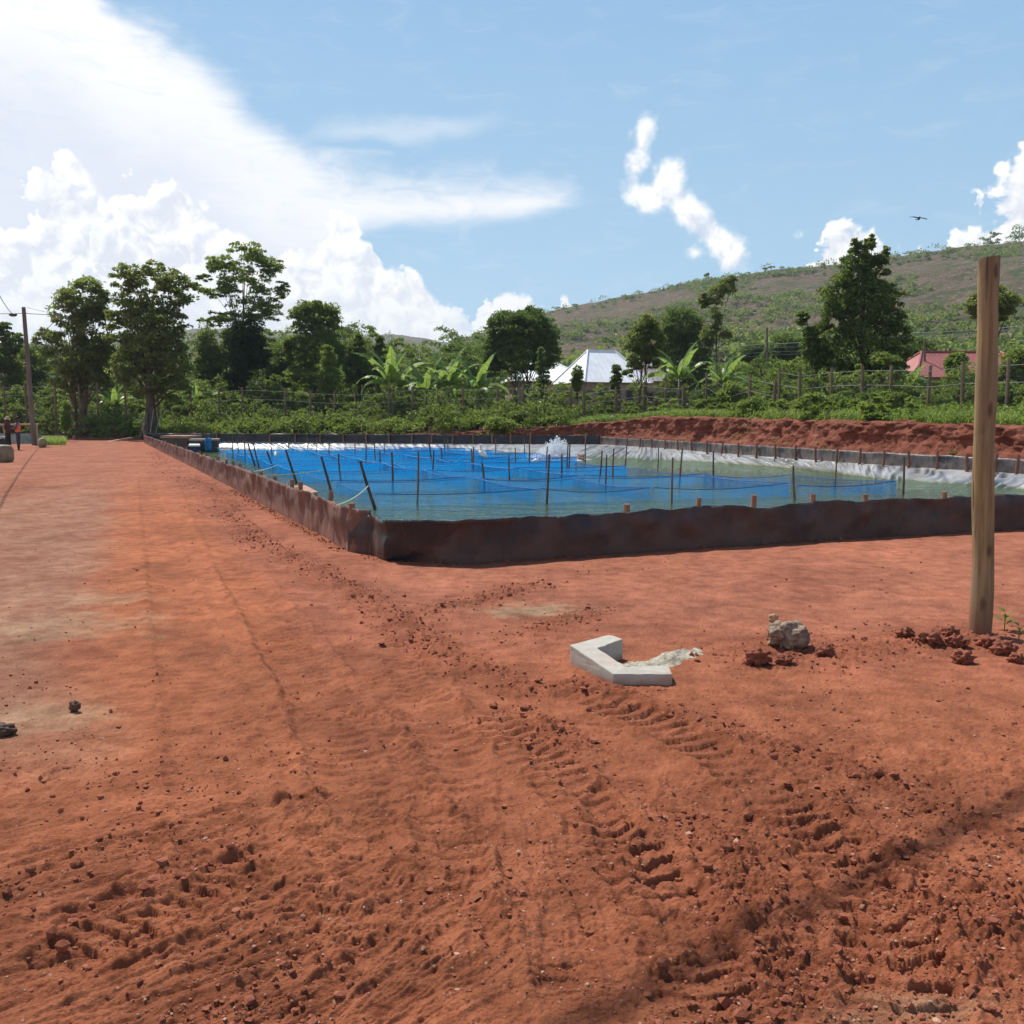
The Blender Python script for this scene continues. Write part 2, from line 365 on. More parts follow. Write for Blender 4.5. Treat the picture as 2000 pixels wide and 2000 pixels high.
# ---- red earth: tracks, ridges and clods
TRK = pl((262, 868), (290, 950), (318, 1080), (360, 1250), (415, 1450), (470, 1700), (520, 2100))
BERM1 = pl((440, 1000), (520, 1065), (610, 1110), (700, 1160), (760, 1205), (850, 1262), (940, 1310), (1040, 1345), (1130, 1340), (1240, 1375), (1350, 1398))
BERM2 = pl((1350, 1398), (1480, 1450), (1560, 1465), (1660, 1500), (1760, 1530), (1850, 1580), (2050, 1690))
BERM3 = pl((780, 1222), (850, 1195), (920, 1180), (965, 1165), (1010, 1148), (1065, 1138))
BERM4 = pl((985, 1252), (1040, 1238), (1100, 1212), (1150, 1196), (1200, 1190))
CLOD1 = pl((985, 1385), (1040, 1410), (1090, 1440), (1130, 1470), (1100, 1490))
CLOD2 = pl((1340, 1590), (1400, 1610), (1440, 1660), (1455, 1740), (1480, 1790), (1500, 1870), (1520, 1920), (1450, 1960), (1380, 1990))
CLOD3 = pl((1760, 1570), (1640, 1560), (1580, 1595), (1660, 1640), (1740, 1700), (1760, 1790), (1800, 1830))
CLOD4 = pl((2010, 1690), (1960, 1760), (1880, 1830), (1800, 1890), (1740, 1950))
MOUND = pl((1430, 1300), (1490, 1285), (1540, 1262), (1600, 1275), (1690, 1270), (1780, 1255), (1850, 1250), (1910, 1235), (1990, 1245))
CREV = [pl((640, 1850), (600, 1885), (560, 1920), (470, 1955), (430, 1990)), pl((280, 1780), (255, 1800), (240, 1815)), pl((660, 1900), (630, 1950), (570, 1995)), pl((0, 1755), (90, 1700), (230, 1640)), pl((20, 1870), (150, 1800), (330, 1700), (420, 1660)), pl((400, 1690), (450, 1660), (480, 1640))]
RUTL = pl((300, 880), (330, 910), (370, 935), (420, 960), (450, 1000))
RUT2 = pl((0, 975), (60, 935), (130, 905), (220, 890))
TREAD = pl((420, 1080), (480, 1130), (540, 1200), (580, 1270), (640, 1330), (760, 1420), (900, 1540))
TREAD2 = pl((700, 1330), (790, 1400), (860, 1480), (930, 1570), (1010, 1720), (1080, 1990))
STREAK_C = G(250, 1750)[:2]
def ground_detail(x, y, r):
    near = r < 26
    h = 0.03 * fbm(x * 0.22, y * 0.22, 3, 3)
    col = np.zeros(x.shape + (3,), np.float32)
    base = np.array((.335, .108, .062)); orange = np.array((.385, .122, .058)); grey = np.array((.30, .150, .098)); damp_shade = np.array((.225, .066, .034)); pale = np.array((.42, .29, .185)); pink = np.array((.37, .128, .078))
    n1 = fbm(x * 0.6, y * 0.6, 11, 4); n2 = fbm(x * 2.3, y * 2.3, 12, 4)
    def mixc(c, m): col[:] = col + (c - col) * np.clip(m, 0, 1)[..., None]
    col[:] = base
    dT, sT, sgn = poly_dist(x, y, TRK)
    left = sgn < 0
    mixc(pink, sstep(0.5, 2.5, dT) * (~left) * sstep(5, 8, y) * 0.9)
    mixc(orange, sstep(0.75, 0.15, dT - 0.35 * n1 - 0.25) * 0.95)
    mixc(np.array((.350, .112, .056)), sstep(7.5, 4.5, r + n1) * .8)
    mixc(grey, sstep(0.35, 1.0, dT + 0.5 * n1) * left * (0.75 + 0.4 * n2) * sstep(3.6, 5.0, y + n1))
    mixc(pink * .93, sstep(14, 26, y) * .8)
    hd = np.zeros(x.shape); rough = np.zeros(x.shape)
    xn, yn, rn = x[near], y[near], r[near]
    hn = np.zeros(xn.shape); roughn = np.zeros(xn.shape); damp_shade_n = np.zeros(xn.shape); palen = np.zeros(xn.shape)
    b8 = billow(xn * 9, yn * 9, 41, 3); b20 = billow(xn * 22, yn * 22, 43, 3, .55); b4 = billow(xn * 4.2, yn * 4.2, 47, 3)
    f3 = fbm(xn * 3.1, yn * 3.1, 51, 4); f40 = fbm(xn * 34, yn * 34, 53, 3, .6)
    hn += 0.010 * f3 + 0.0042 * f40 * sstep(16, 7, rn)
    wob = 0.06 * fbm(xn * 5, yn * 5, 61, 3)
    def ridge(P, w, h, clod, groove=0.0, d0=0.0):
        nonlocal hn, roughn, damp_shade_n
        d, s, sg = poly_dist(xn, yn, P); d = np.abs(d + wob); smax = sum(math.dist(a, b) for a, b in zip(P[:-1], P[1:]))
        fall = sstep(0, 0.4, s) * sstep(smax + .01, smax - .35, s)
        p = np.exp(-(d / w) ** 2) * fall; var = 0.55 + 0.75 * fbm(s * 2.5, s * 0 + P[0][0], 71, 3)
        hn += h * p * np.clip(var, .1, 1.4) + clod * .6 * p * (b8 * 0.8 + b20 * 0.5)
        if groove: hn -= groove * np.exp(-((d * sg - d0) / (w * 1.1)) ** 2) * fall
        roughn = np.maximum(roughn, p); damp_shade_n = np.maximum(damp_shade_n, np.exp(-(d / (w * 1.7)) ** 2) * fall)
    ridge(BERM1, .14, .030, .030, .018, -.25); ridge(BERM2, .10, .018, .022)
    ridge(BERM3, .15, .030, .035); ridge(BERM4, .11, .022, .024)
    ridge(CLOD1, .13, .030, .035); ridge(CLOD2, .12, .030, .040, .012, .2); ridge(CLOD3, .12, .020, .034); ridge(CLOD4, .16, .035, .045)
    ridge(MOUND, .24, .040, .038); ridge(RUTL, .30, .03, .05, .05, .4); ridge(RUT2, .25, .02, .03)
    for P in CREV: ridge(P, .07, .025, .030, .040, .08)
    ridge([(x - .02, y - .07) for x, y in NEAR], .07, .040, .030); ridge([(x - .08, y - .03) for x, y in LEFT], .07, .035, .03)
    # tread prints across the wheel paths
    for P, wd, per, am in ((TREAD, .34, .085, .0065), (TREAD2, .30, .075, .0075)):
        d, s, sg = poly_dist(xn, yn, P); mk = sstep(wd, wd * .5, d + wob) * np.clip(.35 + 1.2 * fbm(xn * 1.3, yn * 1.3, 81, 3), 0, 1)
        hn += am * mk * np.sin(s * 2 * math.pi / per + 5 * fbm(xn * 2.5, yn * 2.5, 83, 2) + d * sg * 5)
        hn -= 0.012 * sstep(wd, wd * .6, d)
    # lugged tyre prints: sunken band, raised lips, chevron bars
    def tyre(P, wd, per, am, dep, seed, rag=.8):
        nonlocal hn, roughn, damp_shade_n
        d, s, sg = poly_dist(xn, yn, P); dd = d * sg + wob * .8; smax = sum(math.dist(a, b) for a, b in zip(P[:-1], P[1:])); fall = sstep(0, .35, s) * sstep(smax + .01, smax - .35, s)
        e = np.abs(dd); mk = sstep(wd, wd * .82, e) * fall; keep = np.clip(rag + 1.3 * fbm(xn * 1.6, yn * 1.6, seed, 3), 0, 1)
        ph = s / per + np.abs(dd) * 3.2 + .35 * fbm(xn * 3, yn * 3, seed + 1, 2); bar = sstep(-.16, .16, np.sin(ph * 2 * math.pi) + .25 * f3)
        hn = hn * (1 - .55 * mk * keep)
        hn += mk * (1.5 * am * (bar - .5) * keep - dep); hn += dep * 1.3 * np.exp(-((e - wd * 1.12) / (wd * .16)) ** 2) * fall * (.6 + .8 * np.clip(b8 + .4, 0, 1.5))
        damp_shade_n = np.maximum(damp_shade_n, .6 * mk * keep * (bar < .5)); roughn = np.maximum(roughn, .5 * mk)
    tyre(pl((1090, 1335), (1290, 1410), (1470, 1510), (1630, 1650), (1740, 1820), (1800, 2060)), .15, .105, .016, .014, 171)
    tyre(pl((930, 1370), (1080, 1500), (1220, 1640), (1340, 1800), (1400, 2030)), .15, .095, .014, .012, 175)
    tyre(pl((760, 1230), (830, 1340), (880, 1470), (880, 1620), (800, 1800), (640, 2040)), .16, .10, .012, .010, 179, .7)
    tyre(pl((440, 1090), (540, 1230), (640, 1400), (700, 1560), (690, 1720), (560, 1960)), .17, .09, .010, .010, 183, .55)
    tyre(pl((-60, 1800), (160, 1690), (420, 1600), (700, 1560), (960, 1560)), .13, .10, .012, .010, 187, .6)
    tyre(pl((-40, 1960), (220, 1830), (430, 1720), (600, 1600)), .12, .085, .013, .012, 191, .6)
    tyre(pl((1160, 2040), (1130, 1820), (1150, 1640), (1250, 1480)), .12, .09, .011, .008, 193, .6)
    for P, w_ in ((pl((275, 880), (300, 1000), (335, 1150), (385, 1350), (450, 1600), (540, 2040)), .20), (pl((330, 880), (400, 1000), (500, 1160), (620, 1340), (740, 1540), (840, 1800), (880, 2040)), .22), (pl((420, 985), (560, 1120), (700, 1260), (850, 1400), (1000, 1560), (1130, 1760), (1200, 2040)), .19)):
        tyre(P, w_, .10, .004, .0075, 197, .5)
        d, s, sg = poly_dist(xn, yn, P); damp_shade_n = np.maximum(damp_shade_n, .50 * sstep(w_ * 1.5, w_ * .5, d + wob) * np.clip(.55 + 1.2 * fbm(xn * .8, yn * .8, 199, 3), 0, 1))
    # scraped streaks in the foreground
    def streak(cx, cy, rad, ang, am, seed, fa=1.3, fb=13):
        nonlocal hn, roughn, damp_shade_n
        ca, sa = math.cos(ang), math.sin(ang); u, v = xn * ca + yn * sa, -xn * sa + yn * ca
        mk = sstep(rad, rad * .35, np.hypot(xn - cx, yn - cy) + 0.25 * fbm(xn * 1.5, yn * 1.5, seed, 2))
        q = billow(u * fa, v * fb + 0.6 * fbm(u * 2, v * 2, seed + 1, 2), seed + 2, 3, .55)
        hn += am * mk * q; roughn = np.maximum(roughn, .45 * mk * (q > .15)); damp_shade_n = np.maximum(damp_shade_n, .35 * mk * (q > .1))
    streak(*G(150, 1760)[:2], 1.25, .62, .018, 101); streak(*G(620, 1850)[:2], .8, .95, .020, 105); streak(*G(1120, 1700)[:2], 1.0, 1.75, .014, 109, 1.6, 11)
    streak(*G(1600, 1750)[:2], 1.1, 2.2, .020, 113, 2.0, 8); streak(*G(300, 1350)[:2], 1.8, .25, .0045, 117, 1.5, 14)
    # broken, lumpy soil lower right and along the foreground
    mR = sstep(0.1, 0.9, xn - 0.1 + 0.5 * f3) * sstep(4.9, 3.8, yn + 0.5 * f3)
    hn += mR * (0.006 * b4 + 0.006 * b8 * np.clip(b4 + .4, 0, 1.2) + 0.0035 * b20); roughn = np.maximum(roughn, mR * np.clip(b4 * 1.2, 0, .7))
    mF = sstep(4.2, 2.9, yn + .4 * f3); hn += mF * (0.0045 * b4 + 0.0035 * b8 + 0.0025 * b20)
    hn += (1 - mF) * 0.0034 * b20 * sstep(14, 6, rn)
    chip = fbm(xn * 5.2, yn * 5.2, 161, 4); cm = np.clip(.25 + 1.5 * fbm(xn * .9, yn * .9, 163, 3), 0, 1) * sstep(7.5, 4.5, rn); hn -= .012 * sstep(.20, .30, chip) * cm; damp_shade_n = np.maximum(damp_shade_n, .55 * sstep(.18, .3, chip) * cm)  # chipped hollows also get a darker colour, standing in for their shade
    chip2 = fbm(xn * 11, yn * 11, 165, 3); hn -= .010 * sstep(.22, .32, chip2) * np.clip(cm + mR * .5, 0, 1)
    pit = fbm(xn * 1.7, yn * 1.7, 131, 4); hn += 0.010 * sstep(.12, .5, pit) * sstep(8, 5, rn) * (b8 + .3)
    # moist patches and painted hollow shade in the rough earth, pale powdery patches
    for (px, py, rx, ry) in ((1040, 1193, .42, .30), (130, 1225, .75, .5), (70, 1400, .42, .22), (215, 1170, .5, .25), (1750, 1960, .25, .1)):
        cx, cy, _ = G(px, py); rr = np.hypot((xn - cx) / rx, (yn - cy) / ry)
        palen = np.maximum(palen, sstep(1.25, .25, rr + .9 * fbm(xn * 3.5, yn * 7, 141, 4)) * (.8 if px == 1040 else .36))
    hd[near] = hn; h = h + hd
    m = np.zeros(x.shape); m[near] = np.clip(damp_shade_n * (.85 + .5 * f3), 0, 1); mixc(damp_shade, m * .62)
    m = np.zeros(x.shape); m[near] = sstep(.15, .7, mR * (b4 * .8 + .35)); mixc(damp_shade, m * .38)
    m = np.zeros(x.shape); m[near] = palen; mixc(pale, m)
    mixc(damp_shade, sstep(.1, .45, fbm(x * 0.9, y * 0.35, 151, 4)) * .30)
    col *= (.94 + .28 * n2 + .22 * n1)[..., None] * np.array((1.0, 1.08, 1.05))
    return h, col

def ground_height(x, y, detail=True):
    x = np.atleast_1d(np.asarray(x, float)); y = np.atleast_1d(np.asarray(y, float)); r = np.hypot(x, y)
    ins = inside(x, y, RING); rd = ringdist(x, y)
    flat = np.where(ins, 0, sstep(0.05, .5, rd)); bankd, _, _ = poly_dist(x, y, BANK2); beh = inside(x, y, BREG)
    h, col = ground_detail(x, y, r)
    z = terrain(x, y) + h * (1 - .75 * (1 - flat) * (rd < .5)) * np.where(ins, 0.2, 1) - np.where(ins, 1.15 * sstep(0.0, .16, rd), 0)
    veg = np.where(beh, sstep(.5, 1.2, bankd), sstep(74, 78, y) * sstep(-10, -15, x))
    col += (np.array((.075, .065, .028)) - col) * (veg * .85)[..., None]
    return z, col, r

def build_ground():
    f = F_PX * 1024 / 2000
    inv = np.linspace(1 / 1.75, 1 / 15.0, 800); r1 = 1 / inv
    r = np.concatenate([np.array([.03, .4, .8, 1.2, 1.5]), r1, np.geomspace(15.03, 78, 230)[1:], np.geomspace(78, 4000, 70)[1:]])
    dense = np.linspace(math.radians(-36), math.radians(36), 1000); side = np.linspace(math.radians(36), math.radians(324), 80)[1:-1]
    a = np.concatenate([dense, side]); nr, na = len(r), len(a)
    x = np.outer(r, np.sin(a)); y = np.outer(r, np.cos(a))
    z, col, rr = ground_height(x.ravel(), y.ravel())
    V = np.stack([x.ravel(), y.ravel(), z], 1)
    i, j = np.meshgrid(np.arange(nr - 1), np.arange(na), indexing='ij'); j2 = (j + 1) % na
    Q = np.stack([i * na + j, i * na + j2, (i + 1) * na + j2, (i + 1) * na + j], -1).reshape(-1, 4)
    def fn(g):
        p = pos(g); at = g.n('ShaderNodeVertexColor', layer_name='tint').outputs[0]
        n = g.noise(p, 7, 6, .62); c = g.mix(g.ramp(n, .25, .75, 0, 1), g.mix(1.0, at, (.72, .66, .62), 'MULTIPLY'), g.mix(1.0, at, (1.2, 1.22, 1.2), 'MULTIPLY'))
        fine = g.noise(p, 95, 5, .7); c = g.mix(g.ramp(fine, .3, .75, 0, .55), c, g.mix(1.0, c, (.55, .5, .48), 'MULTIPLY'))
        vd = g.voro(p, 55); vc = g.voro(p, 55, out=1); sp = g.n('ShaderNodeSeparateColor'); g.set(sp.inputs[0], vc)
        peb = g.m('MULTIPLY', g.ramp(vd, .34, .22), g.ramp(sp.outputs[0], .86, .90))
        c = g.mix(g.m('MULTIPLY', peb, .75), c, g.mix(sp.outputs[1], (.42, .26, .18), (.20, .075, .045)))
        h = g.m('ADD', g.m('MULTIPLY', g.noise(p, 38, 7, .68), .9), g.m('ADD', g.m('MULTIPLY', g.noise(p, 160, 4, .6), .3), g.m('MULTIPLY', peb, .25)))
        return pbr(g, c, .93, g.bump(h, .8, .022), spec=.10)
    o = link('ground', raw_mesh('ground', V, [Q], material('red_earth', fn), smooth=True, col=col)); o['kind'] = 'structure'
build_ground()

def gz(x, y): return float(ground_height([x], [y])[0][0])

# ---- cut earth bank behind the pond
def build_bank():
    P, s = resample(BANK, .14); T = np.gradient(P[:, :2], axis=0); T /= np.linalg.norm(T, axis=1, keepdims=True)
    N = np.stack([T[:, 1], -T[:, 0]], 1)                       # towards the pond is -N side; make N point to the land
    mid = P[len(P) // 2, :2] + N[len(P) // 2]
    if not inside(mid[0], mid[1], BREG): N = -N
    prof = [(-.75, -.06), (-.55, .02), (-.38, .10), (-.22, .2), (-.10, .31), (0, .42), (.06, .53), (.10, .64), (.13, .74), (.16, .84), (.20, .93), (.32, 1.0), (.6, 1.05), (1.0, 1.07), (1.6, 1.06)]
    u = np.linspace(0, len(prof) - 1, 44); po = np.interp(u, range(len(prof)), [p[0] for p in prof]); pz = np.interp(u, range(len(prof)), [p[1] for p in prof])
    zt = P[:, 2][:, None]; zz = pz[None] * zt; amp = np.clip(zt / 1.2, .2, 1.1)
    S2, Z2 = np.meshgrid(s, u, indexing='ij')
    lump = billow(S2 * .75, Z2 * .09, 201, 4, .55) * .34 + fbm(S2 * .32, Z2 * .03, 203, 2) * .50 + billow(S2 * 2.0, Z2 * .26, 205, 4, .62) * .19
    mask = np.sin(np.clip(u / 36, 0, 1) * math.pi)[None] ** .6
    off = po[None] * (.55 + .45 * amp) + lump * mask * amp
    zz = zz + (.10 * fbm(S2 * .6, Z2 * .12, 207, 4) + .06 * billow(S2 * 2.4, Z2 * .3, 209, 3)) * amp * np.clip(u / 12, 0, 1)[None]
    V = np.stack([P[:, 0][:, None] + N[:, 0][:, None] * off, P[:, 1][:, None] + N[:, 1][:, None] * off, zz], -1)
    V[:, -8:, 2] += np.linspace(0, -.25, 8)[None]
    V[:, 0, 2] = -.15
    def fn(g):
        p = pos(g); n = g.noise(p, 1.6, 6, .6); c = g.mix(g.ramp(n, .3, .7), (.125, .040, .025), (.225, .080, .050))
        st = g.noise(g.mapping(p, (.6, .6, 5)), 1.5, 5, .6); c = g.mix(g.ramp(st, .5, .7, 0, .45), c, (.31, .14, .095))
        h = g.m('ADD', g.noise(p, 6, 8, .68), g.m('MULTIPLY', g.voro(p, 5), .4))
        return pbr(g, c, .95, g.bump(h, .9, .10), spec=.1)
    o = MB().grid(V).obj('earth_bank', material('bank_earth', fn), loc=(0, 0, 0), smooth=True); o['kind'] = 'structure'
build_bank()

# ---- water
WZ = -0.35
WFAR = [G(*p, WZ)[:2] for p in ((420, 877), (560, 878), (700, 880), (900, 882), (1050, 885), (1117, 889), (1215, 892), (1335, 898), (1443, 905), (1552, 914), (1710, 932), (1897, 945), (2000, 952))]
def build_water():
    poly = [(-22.2, 58.2)] + [(-.5, 10.1)] + [(16.8, 15.7)] + [(15.2, 25.0)] + [(x + .5, y + .9) for x, y in WFAR[::-1]]
    V = np.array([(x, y, WZ) for x, y in poly])
    me = bpy.data.meshes.new('water'); me.from_pydata([tuple(v) for v in V], [], [tuple(range(len(V)))]); me.update()
    def fn(g):
        p = pos(g)
        w1 = g.noise(g.mapping(p, (.55, 1.7, 1), (0, 0, .12)), 1.0, 3, .5, .4); w2 = g.noise(g.mapping(p, (1.3, 3.6, 1), (0, 0, -.1)), 1.0, 3, .55, .3); w3 = g.noise(g.mapping(p, (.2, .4, 1)), 1.0, 2, .5)
        h = g.m('ADD', g.m('MULTIPLY', w1, 1.0), g.m('ADD', g.m('MULTIPLY', w2, .45), g.m('MULTIPLY', w3, .8)))
        nrm = g.bump(h, .65, .30)
        murk = g.mix(g.noise(p, .35, 3), (.070, .108, .036), (.105, .125, .044))
        df = g.n('ShaderNodeBsdfDiffuse'); g.set(df.inputs[0], murk); gl = g.n('ShaderNodeBsdfGlossy'); gl.inputs['Roughness'].default_value = .07; g.set(gl.inputs['Normal'], nrm); gl.inputs[0].default_value = (.95, .97, .95, 1)
        fr = g.n('ShaderNodeFresnel'); fr.inputs[0].default_value = 1.33; g.set(fr.inputs['Normal'], nrm)
        bm_ = g.n('ShaderNodeMixShader'); g.set(bm_.inputs[0], g.ramp(fr.outputs[0], .02, .7, .03, .82, False)); g.set(bm_.inputs[1], df.outputs[0]); g.set(bm_.inputs[2], gl.outputs[0]); b = bm_.outputs[0]
        tr = g.n('ShaderNodeBsdfTransparent'); tr.inputs[0].default_value = (.70, .88, .78, 1)
        lw = g.n('ShaderNodeLayerWeight'); lw.inputs[0].default_value = .33
        mx = g.n('ShaderNodeMixShader'); g.set(mx.inputs[0], g.ramp(lw.outputs[1], 0.0, .9, .45, .66)); g.set(mx.inputs[1], tr.outputs[0]); g.set(mx.inputs[2], b)
        return mx.outputs[0]
    me.materials.append(material('pond_water', fn)); o = link('water', me); o['kind'] = 'structure'
    bed = MB().grid(np.array([[(x, y, -.95) for y in (8.0, 60.0)] for x in (-26.0, 20.0)]))
    b = bed.obj('pond_bed', simple('pond_mud', (.06, .06, .028), (.04, .045, .02), 2)); b['kind'] = 'structure'
build_water()

# ---- pond liner
def ribbon(P, ds, h0, htop, rows, amp, seed, lean=0.0, sag=0.03, wr=1.0):
    P3 = np.array([(p[0], p[1], p[2] if len(p) > 2 else 0) for p in P]); Q, s = resample(P3, ds)
    T = np.gradient(Q[:, :2], axis=0); T /= np.linalg.norm(T, axis=1, keepdims=True); N = np.stack([T[:, 1], -T[:, 0]], 1)
    k = np.linspace(0, 1, rows); S2, K = np.meshgrid(s, k, indexing='ij')
    top = htop + sag * fbm(s * 1.1, s * 0 + seed, seed, 3) + sag * .5 * fbm(s * 4, s * 0 + 3.3, seed + 1, 2)
    fold = amp * (fbm(S2 * 1.3 * wr, K * 1.2, seed + 2, 4) * K + .45 * fbm(S2 * 4.5 * wr, K * .7 + S2 * .5, seed + 3, 3) * (.3 + K)) + lean * K ** 1.3
    z = Q[:, 2][:, None] + h0 + (top[:, None] - h0) * K
    return np.stack([Q[:, 0][:, None] + N[:, 0][:, None] * fold, Q[:, 1][:, None] + N[:, 1][:, None] * fold, z], -1), s
def liner_material(name, mud, amount, gloss, streak=0.5, black=(.012, .013, .017)):
    def fn(g):
        p = pos(g); n = g.noise(p, 1.5, 5, .6); st = g.noise(g.mapping(p, (7, 7, .7)), 1.0, 5, .6)
        sp = g.n('ShaderNodeSeparateXYZ'); g.set(sp.inputs[0], p)
        f = g.m('ADD', g.m('MULTIPLY', g.m('SUBTRACT', n, .5), 1.8), amount)
        f = g.m('ADD', f, g.m('MULTIPLY', g.m('SUBTRACT', st, .5), streak))
        f = g.m('ADD', f, g.ramp(sp.outputs[2], .32, .0, -.10, .30), clamp=True)
        c = g.mix(f, black, mud); c = g.mix(g.ramp(st, .62, .78, 0, .45), c, tuple(min(1, m * 1.9 + .03) for m in mud))
        c = g.mix(g.ramp(g.noise(p, 26, 5, .7), .62, .8, 0, .35), c, tuple(m * 1.5 for m in mud))
        return pbr(g, c, g.m('ADD', g.m('MULTIPLY', f, .55), gloss), g.bump(g.noise(g.mapping(p, (3, 3, .7)), 3, 5, .6), .8, .03), spec=.45)
    return material(name, fn)
LINER = thing('pond_liner', 'mud-stained black plastic pond liner with upright rim and wrinkled silver inner slope', 'pond liner', (0, 0, 0))
def thick(o, t=.006):
    m = o.modifiers.new('thickness', 'SOLIDIFY'); m.thickness = t; m.offset = 0; return o
def build_liner():
    near = [(x, y, 0) for x, y in (LEFT[-1:] + NEAR)] + [(17.2, 15.0, 0)]
    R, s = ribbon(near, .05, -.06, .475, 14, .085, 301, -.02, .055)
    # slack outward fold beside the corner, where clean black plastic shows
    q = G(810, 1090)[:2]; d = np.hypot(R[..., 0] - q[0], R[..., 1] - q[1]); kk = np.linspace(0, 1, 14)[None]
    bulge = np.exp(-(d / .42) ** 2); R[..., 1] -= .17 * bulge * np.sin(kk * math.pi * .75); R[..., 2] -= .035 * bulge * kk ** 3
    q2 = G(860, 1010, .45)[:2]; d2 = np.hypot(R[..., 0] - q2[0], R[..., 1] - q2[1]); b2 = np.exp(-(d2 / .38) ** 2) * kk ** 6; R[..., 1] -= .16 * b2; R[..., 2] -= .05 * b2
    pxs = 1000 + F_PX * R[..., 0] / R[..., 1]; kz = np.broadcast_to(kk, pxs.shape); n = fbm(R[..., 0] * 2.2, kz * 2.2, 311, 4)
    clean = sstep(738, 752, pxs) * sstep(905, 880, pxs + 40 * n) * sstep(.0, .25, kz - .02 - .5 * n - .62 * np.clip((pxs - 765) / 150, 0, 1) ** 1.5)
    V, F, M = MB().grid(R).arrays()
    def nfn(g):
        p = pos(g); at = g.n('ShaderNodeVertexColor', layer_name='tint').outputs[0]; n_ = g.noise(p, 2.2, 6, .62); sp = g.n('ShaderNodeSeparateXYZ'); g.set(sp.inputs[0], p)
        sc = g.n('ShaderNodeSeparateColor'); g.set(sc.inputs[0], at); low = g.ramp(sp.outputs[2], .30, .02, 0, .5)
        c = g.mix(g.m('ADD', g.ramp(n_, .3, .7), low, clamp=True), (.022, .015, .014), (.082, .038, .027)); c = g.mix(sc.outputs[0], c, g.mix(g.ramp(n_, .5, .75), (.013, .018, .026), (.05, .03, .025)))
        c = g.mix(g.ramp(g.noise(p, 30, 5, .7), .6, .8, 0, .4), c, (.12, .06, .043))
        return pbr(g, c, g.mix(sc.outputs[0], (.58, .58, .58), (.22, .22, .22)), g.bump(g.noise(g.mapping(p, (3, 3, .8)), 2.6, 5, .6), .9, .035), spec=.5)
    o = link('near_wall', raw_mesh('near_wall', V, F, material('liner_near', nfn), smooth=True, col=np.repeat(clean.reshape(-1, 1), 3, 1)), LINER); ORG[o.name] = ORG[LINER.name]; thick(o)
    lm = liner_material('liner_left', (.205, .088, .058), .78, .34, .55)
    lp = [(cB[0], cB[1], 0)] + [(x, y, 0) for x, y in LEFT] + [(*NEAR[0], 0)]
    R, s = ribbon(lp, .06, -.06, .50, 12, .085, 321, 0.0, .045, 1.25); thick(MB().grid(R).obj('left_wall', lm, LINER, smooth=True))
    fm = liner_material('liner_far', (.10, .062, .048), .10, .42, .2)
    fp = [(*cC, .04), (-4.5, 57.6, .08), (-14, 60.2, .1), (*cB, .1)]
    R, s = ribbon(fp, .12, -.05, .52, 8, .07, 331, 0, .05); thick(MB().grid(R).obj('far_wall', fm, LINER, smooth=True), .012)
    rm = liner_material('liner_right', (.20, .150, .130), .34, .36, .9, (.035, .037, .042))
    rp = [(x, y, .03 - .11 * i / 6) for i, (x, y) in enumerate(RIGHT)] 
    rp = [(*cD, -.08)] + rp[::-1]
    R, s = ribbon(rp, .06, -.05, .44, 9, .06, 341, 0, .03, 1.2); thick(MB().grid(R).obj('right_wall', rm, LINER, smooth=True), .012)
    # silver inner slope, wrinkled
    def sm(g):
        p = pos(g); c = g.mix(g.ramp(g.noise(p, .9, 5), .35, .7), (.39, .39, .39), (.22, .215, .205))
        c = g.mix(g.ramp(g.noise(g.mapping(p, (6, 6, 2)), 1, 4), .6, .8, 0, .5), c, (.30, .25, .21))
        sp = g.n('ShaderNodeSeparateXYZ'); g.set(sp.inputs[0], p)
        c = g.mix(g.ramp(sp.outputs[2], WZ + .10, WZ + .0, 0, .75), c, (.22, .20, .12))
        return pbr(g, c, .34, g.bump(g.noise(p, 7, 5, .6), .35, .02), metal=.25, spec=.5)
    smat = material('silver_liner', sm)
    def slope(base, inner, ds, seed, wa, diag, name):
        B_, s = resample(np.array(base), ds); n = len(B_); I0 = np.array(inner); tt = np.linspace(0, 1, n)
        c = np.concatenate([[0], np.cumsum(np.linalg.norm(np.diff(I0, axis=0), axis=1))]); c /= c[-1]
        I_ = np.stack([np.interp(tt, c, I0[:, k]) for k in range(3)], 1)
        k = np.linspace(0, 1.9, 26); P = B_[:, None] + (I_ - B_)[:, None] * k[None, :, None]
        S2, K = np.meshgrid(s, k, indexing='ij')
        w = wa * (billow(S2 * 1.05 + K * diag, K * .35, seed, 3) + 1.3 * np.sin(S2 * 13 + K * diag * 9 + 6 * fbm(S2 * .6, K * .8, seed + 3, 3)) * np.clip(.45 + 1.2 * fbm(S2 * .7, K, seed + 5, 2), 0, 1)) * np.clip(K * 4, 0, 1) * .5
        P[..., 2] += w * 2.3 + .03; return MB().grid(P).obj(name, smat, LINER, smooth=True)
    WF = [(x, y, WZ) for x, y in WFAR]
    slope([(*RIGHT[0], .0)] + [(x, y, .02 - .11 * (i + 1) / 6) for i, (x, y) in enumerate(RIGHT[1:])] + [(16.4, 20.5, -.08)], [WF[5]] + WF[7:] + [(14.9, 20.5, WZ)], .045, 351, .085, .9, 'right_slope')
    slope([(*cB, .08), (-14, 60.2, .08), (-4.5, 57.6, .06), (*RIGHT[0], .0)], [(-20.5, 56.8, WZ)] + WF[:6], .06, 361, .022, .5, 'far_slope')
    slope([(*NEAR[1], -.03)] + [(x, y, -.03) for x, y in NEAR[2:]] + [(*cD, -.05)], [(NEAR[1][0] + .3, NEAR[1][1] + .75, WZ)] + [(x - .2, y + .75, WZ) for x, y in NEAR[2:]] + [(16.2, 15.9, WZ)], .2, 371, .03, .5, 'near_slope')
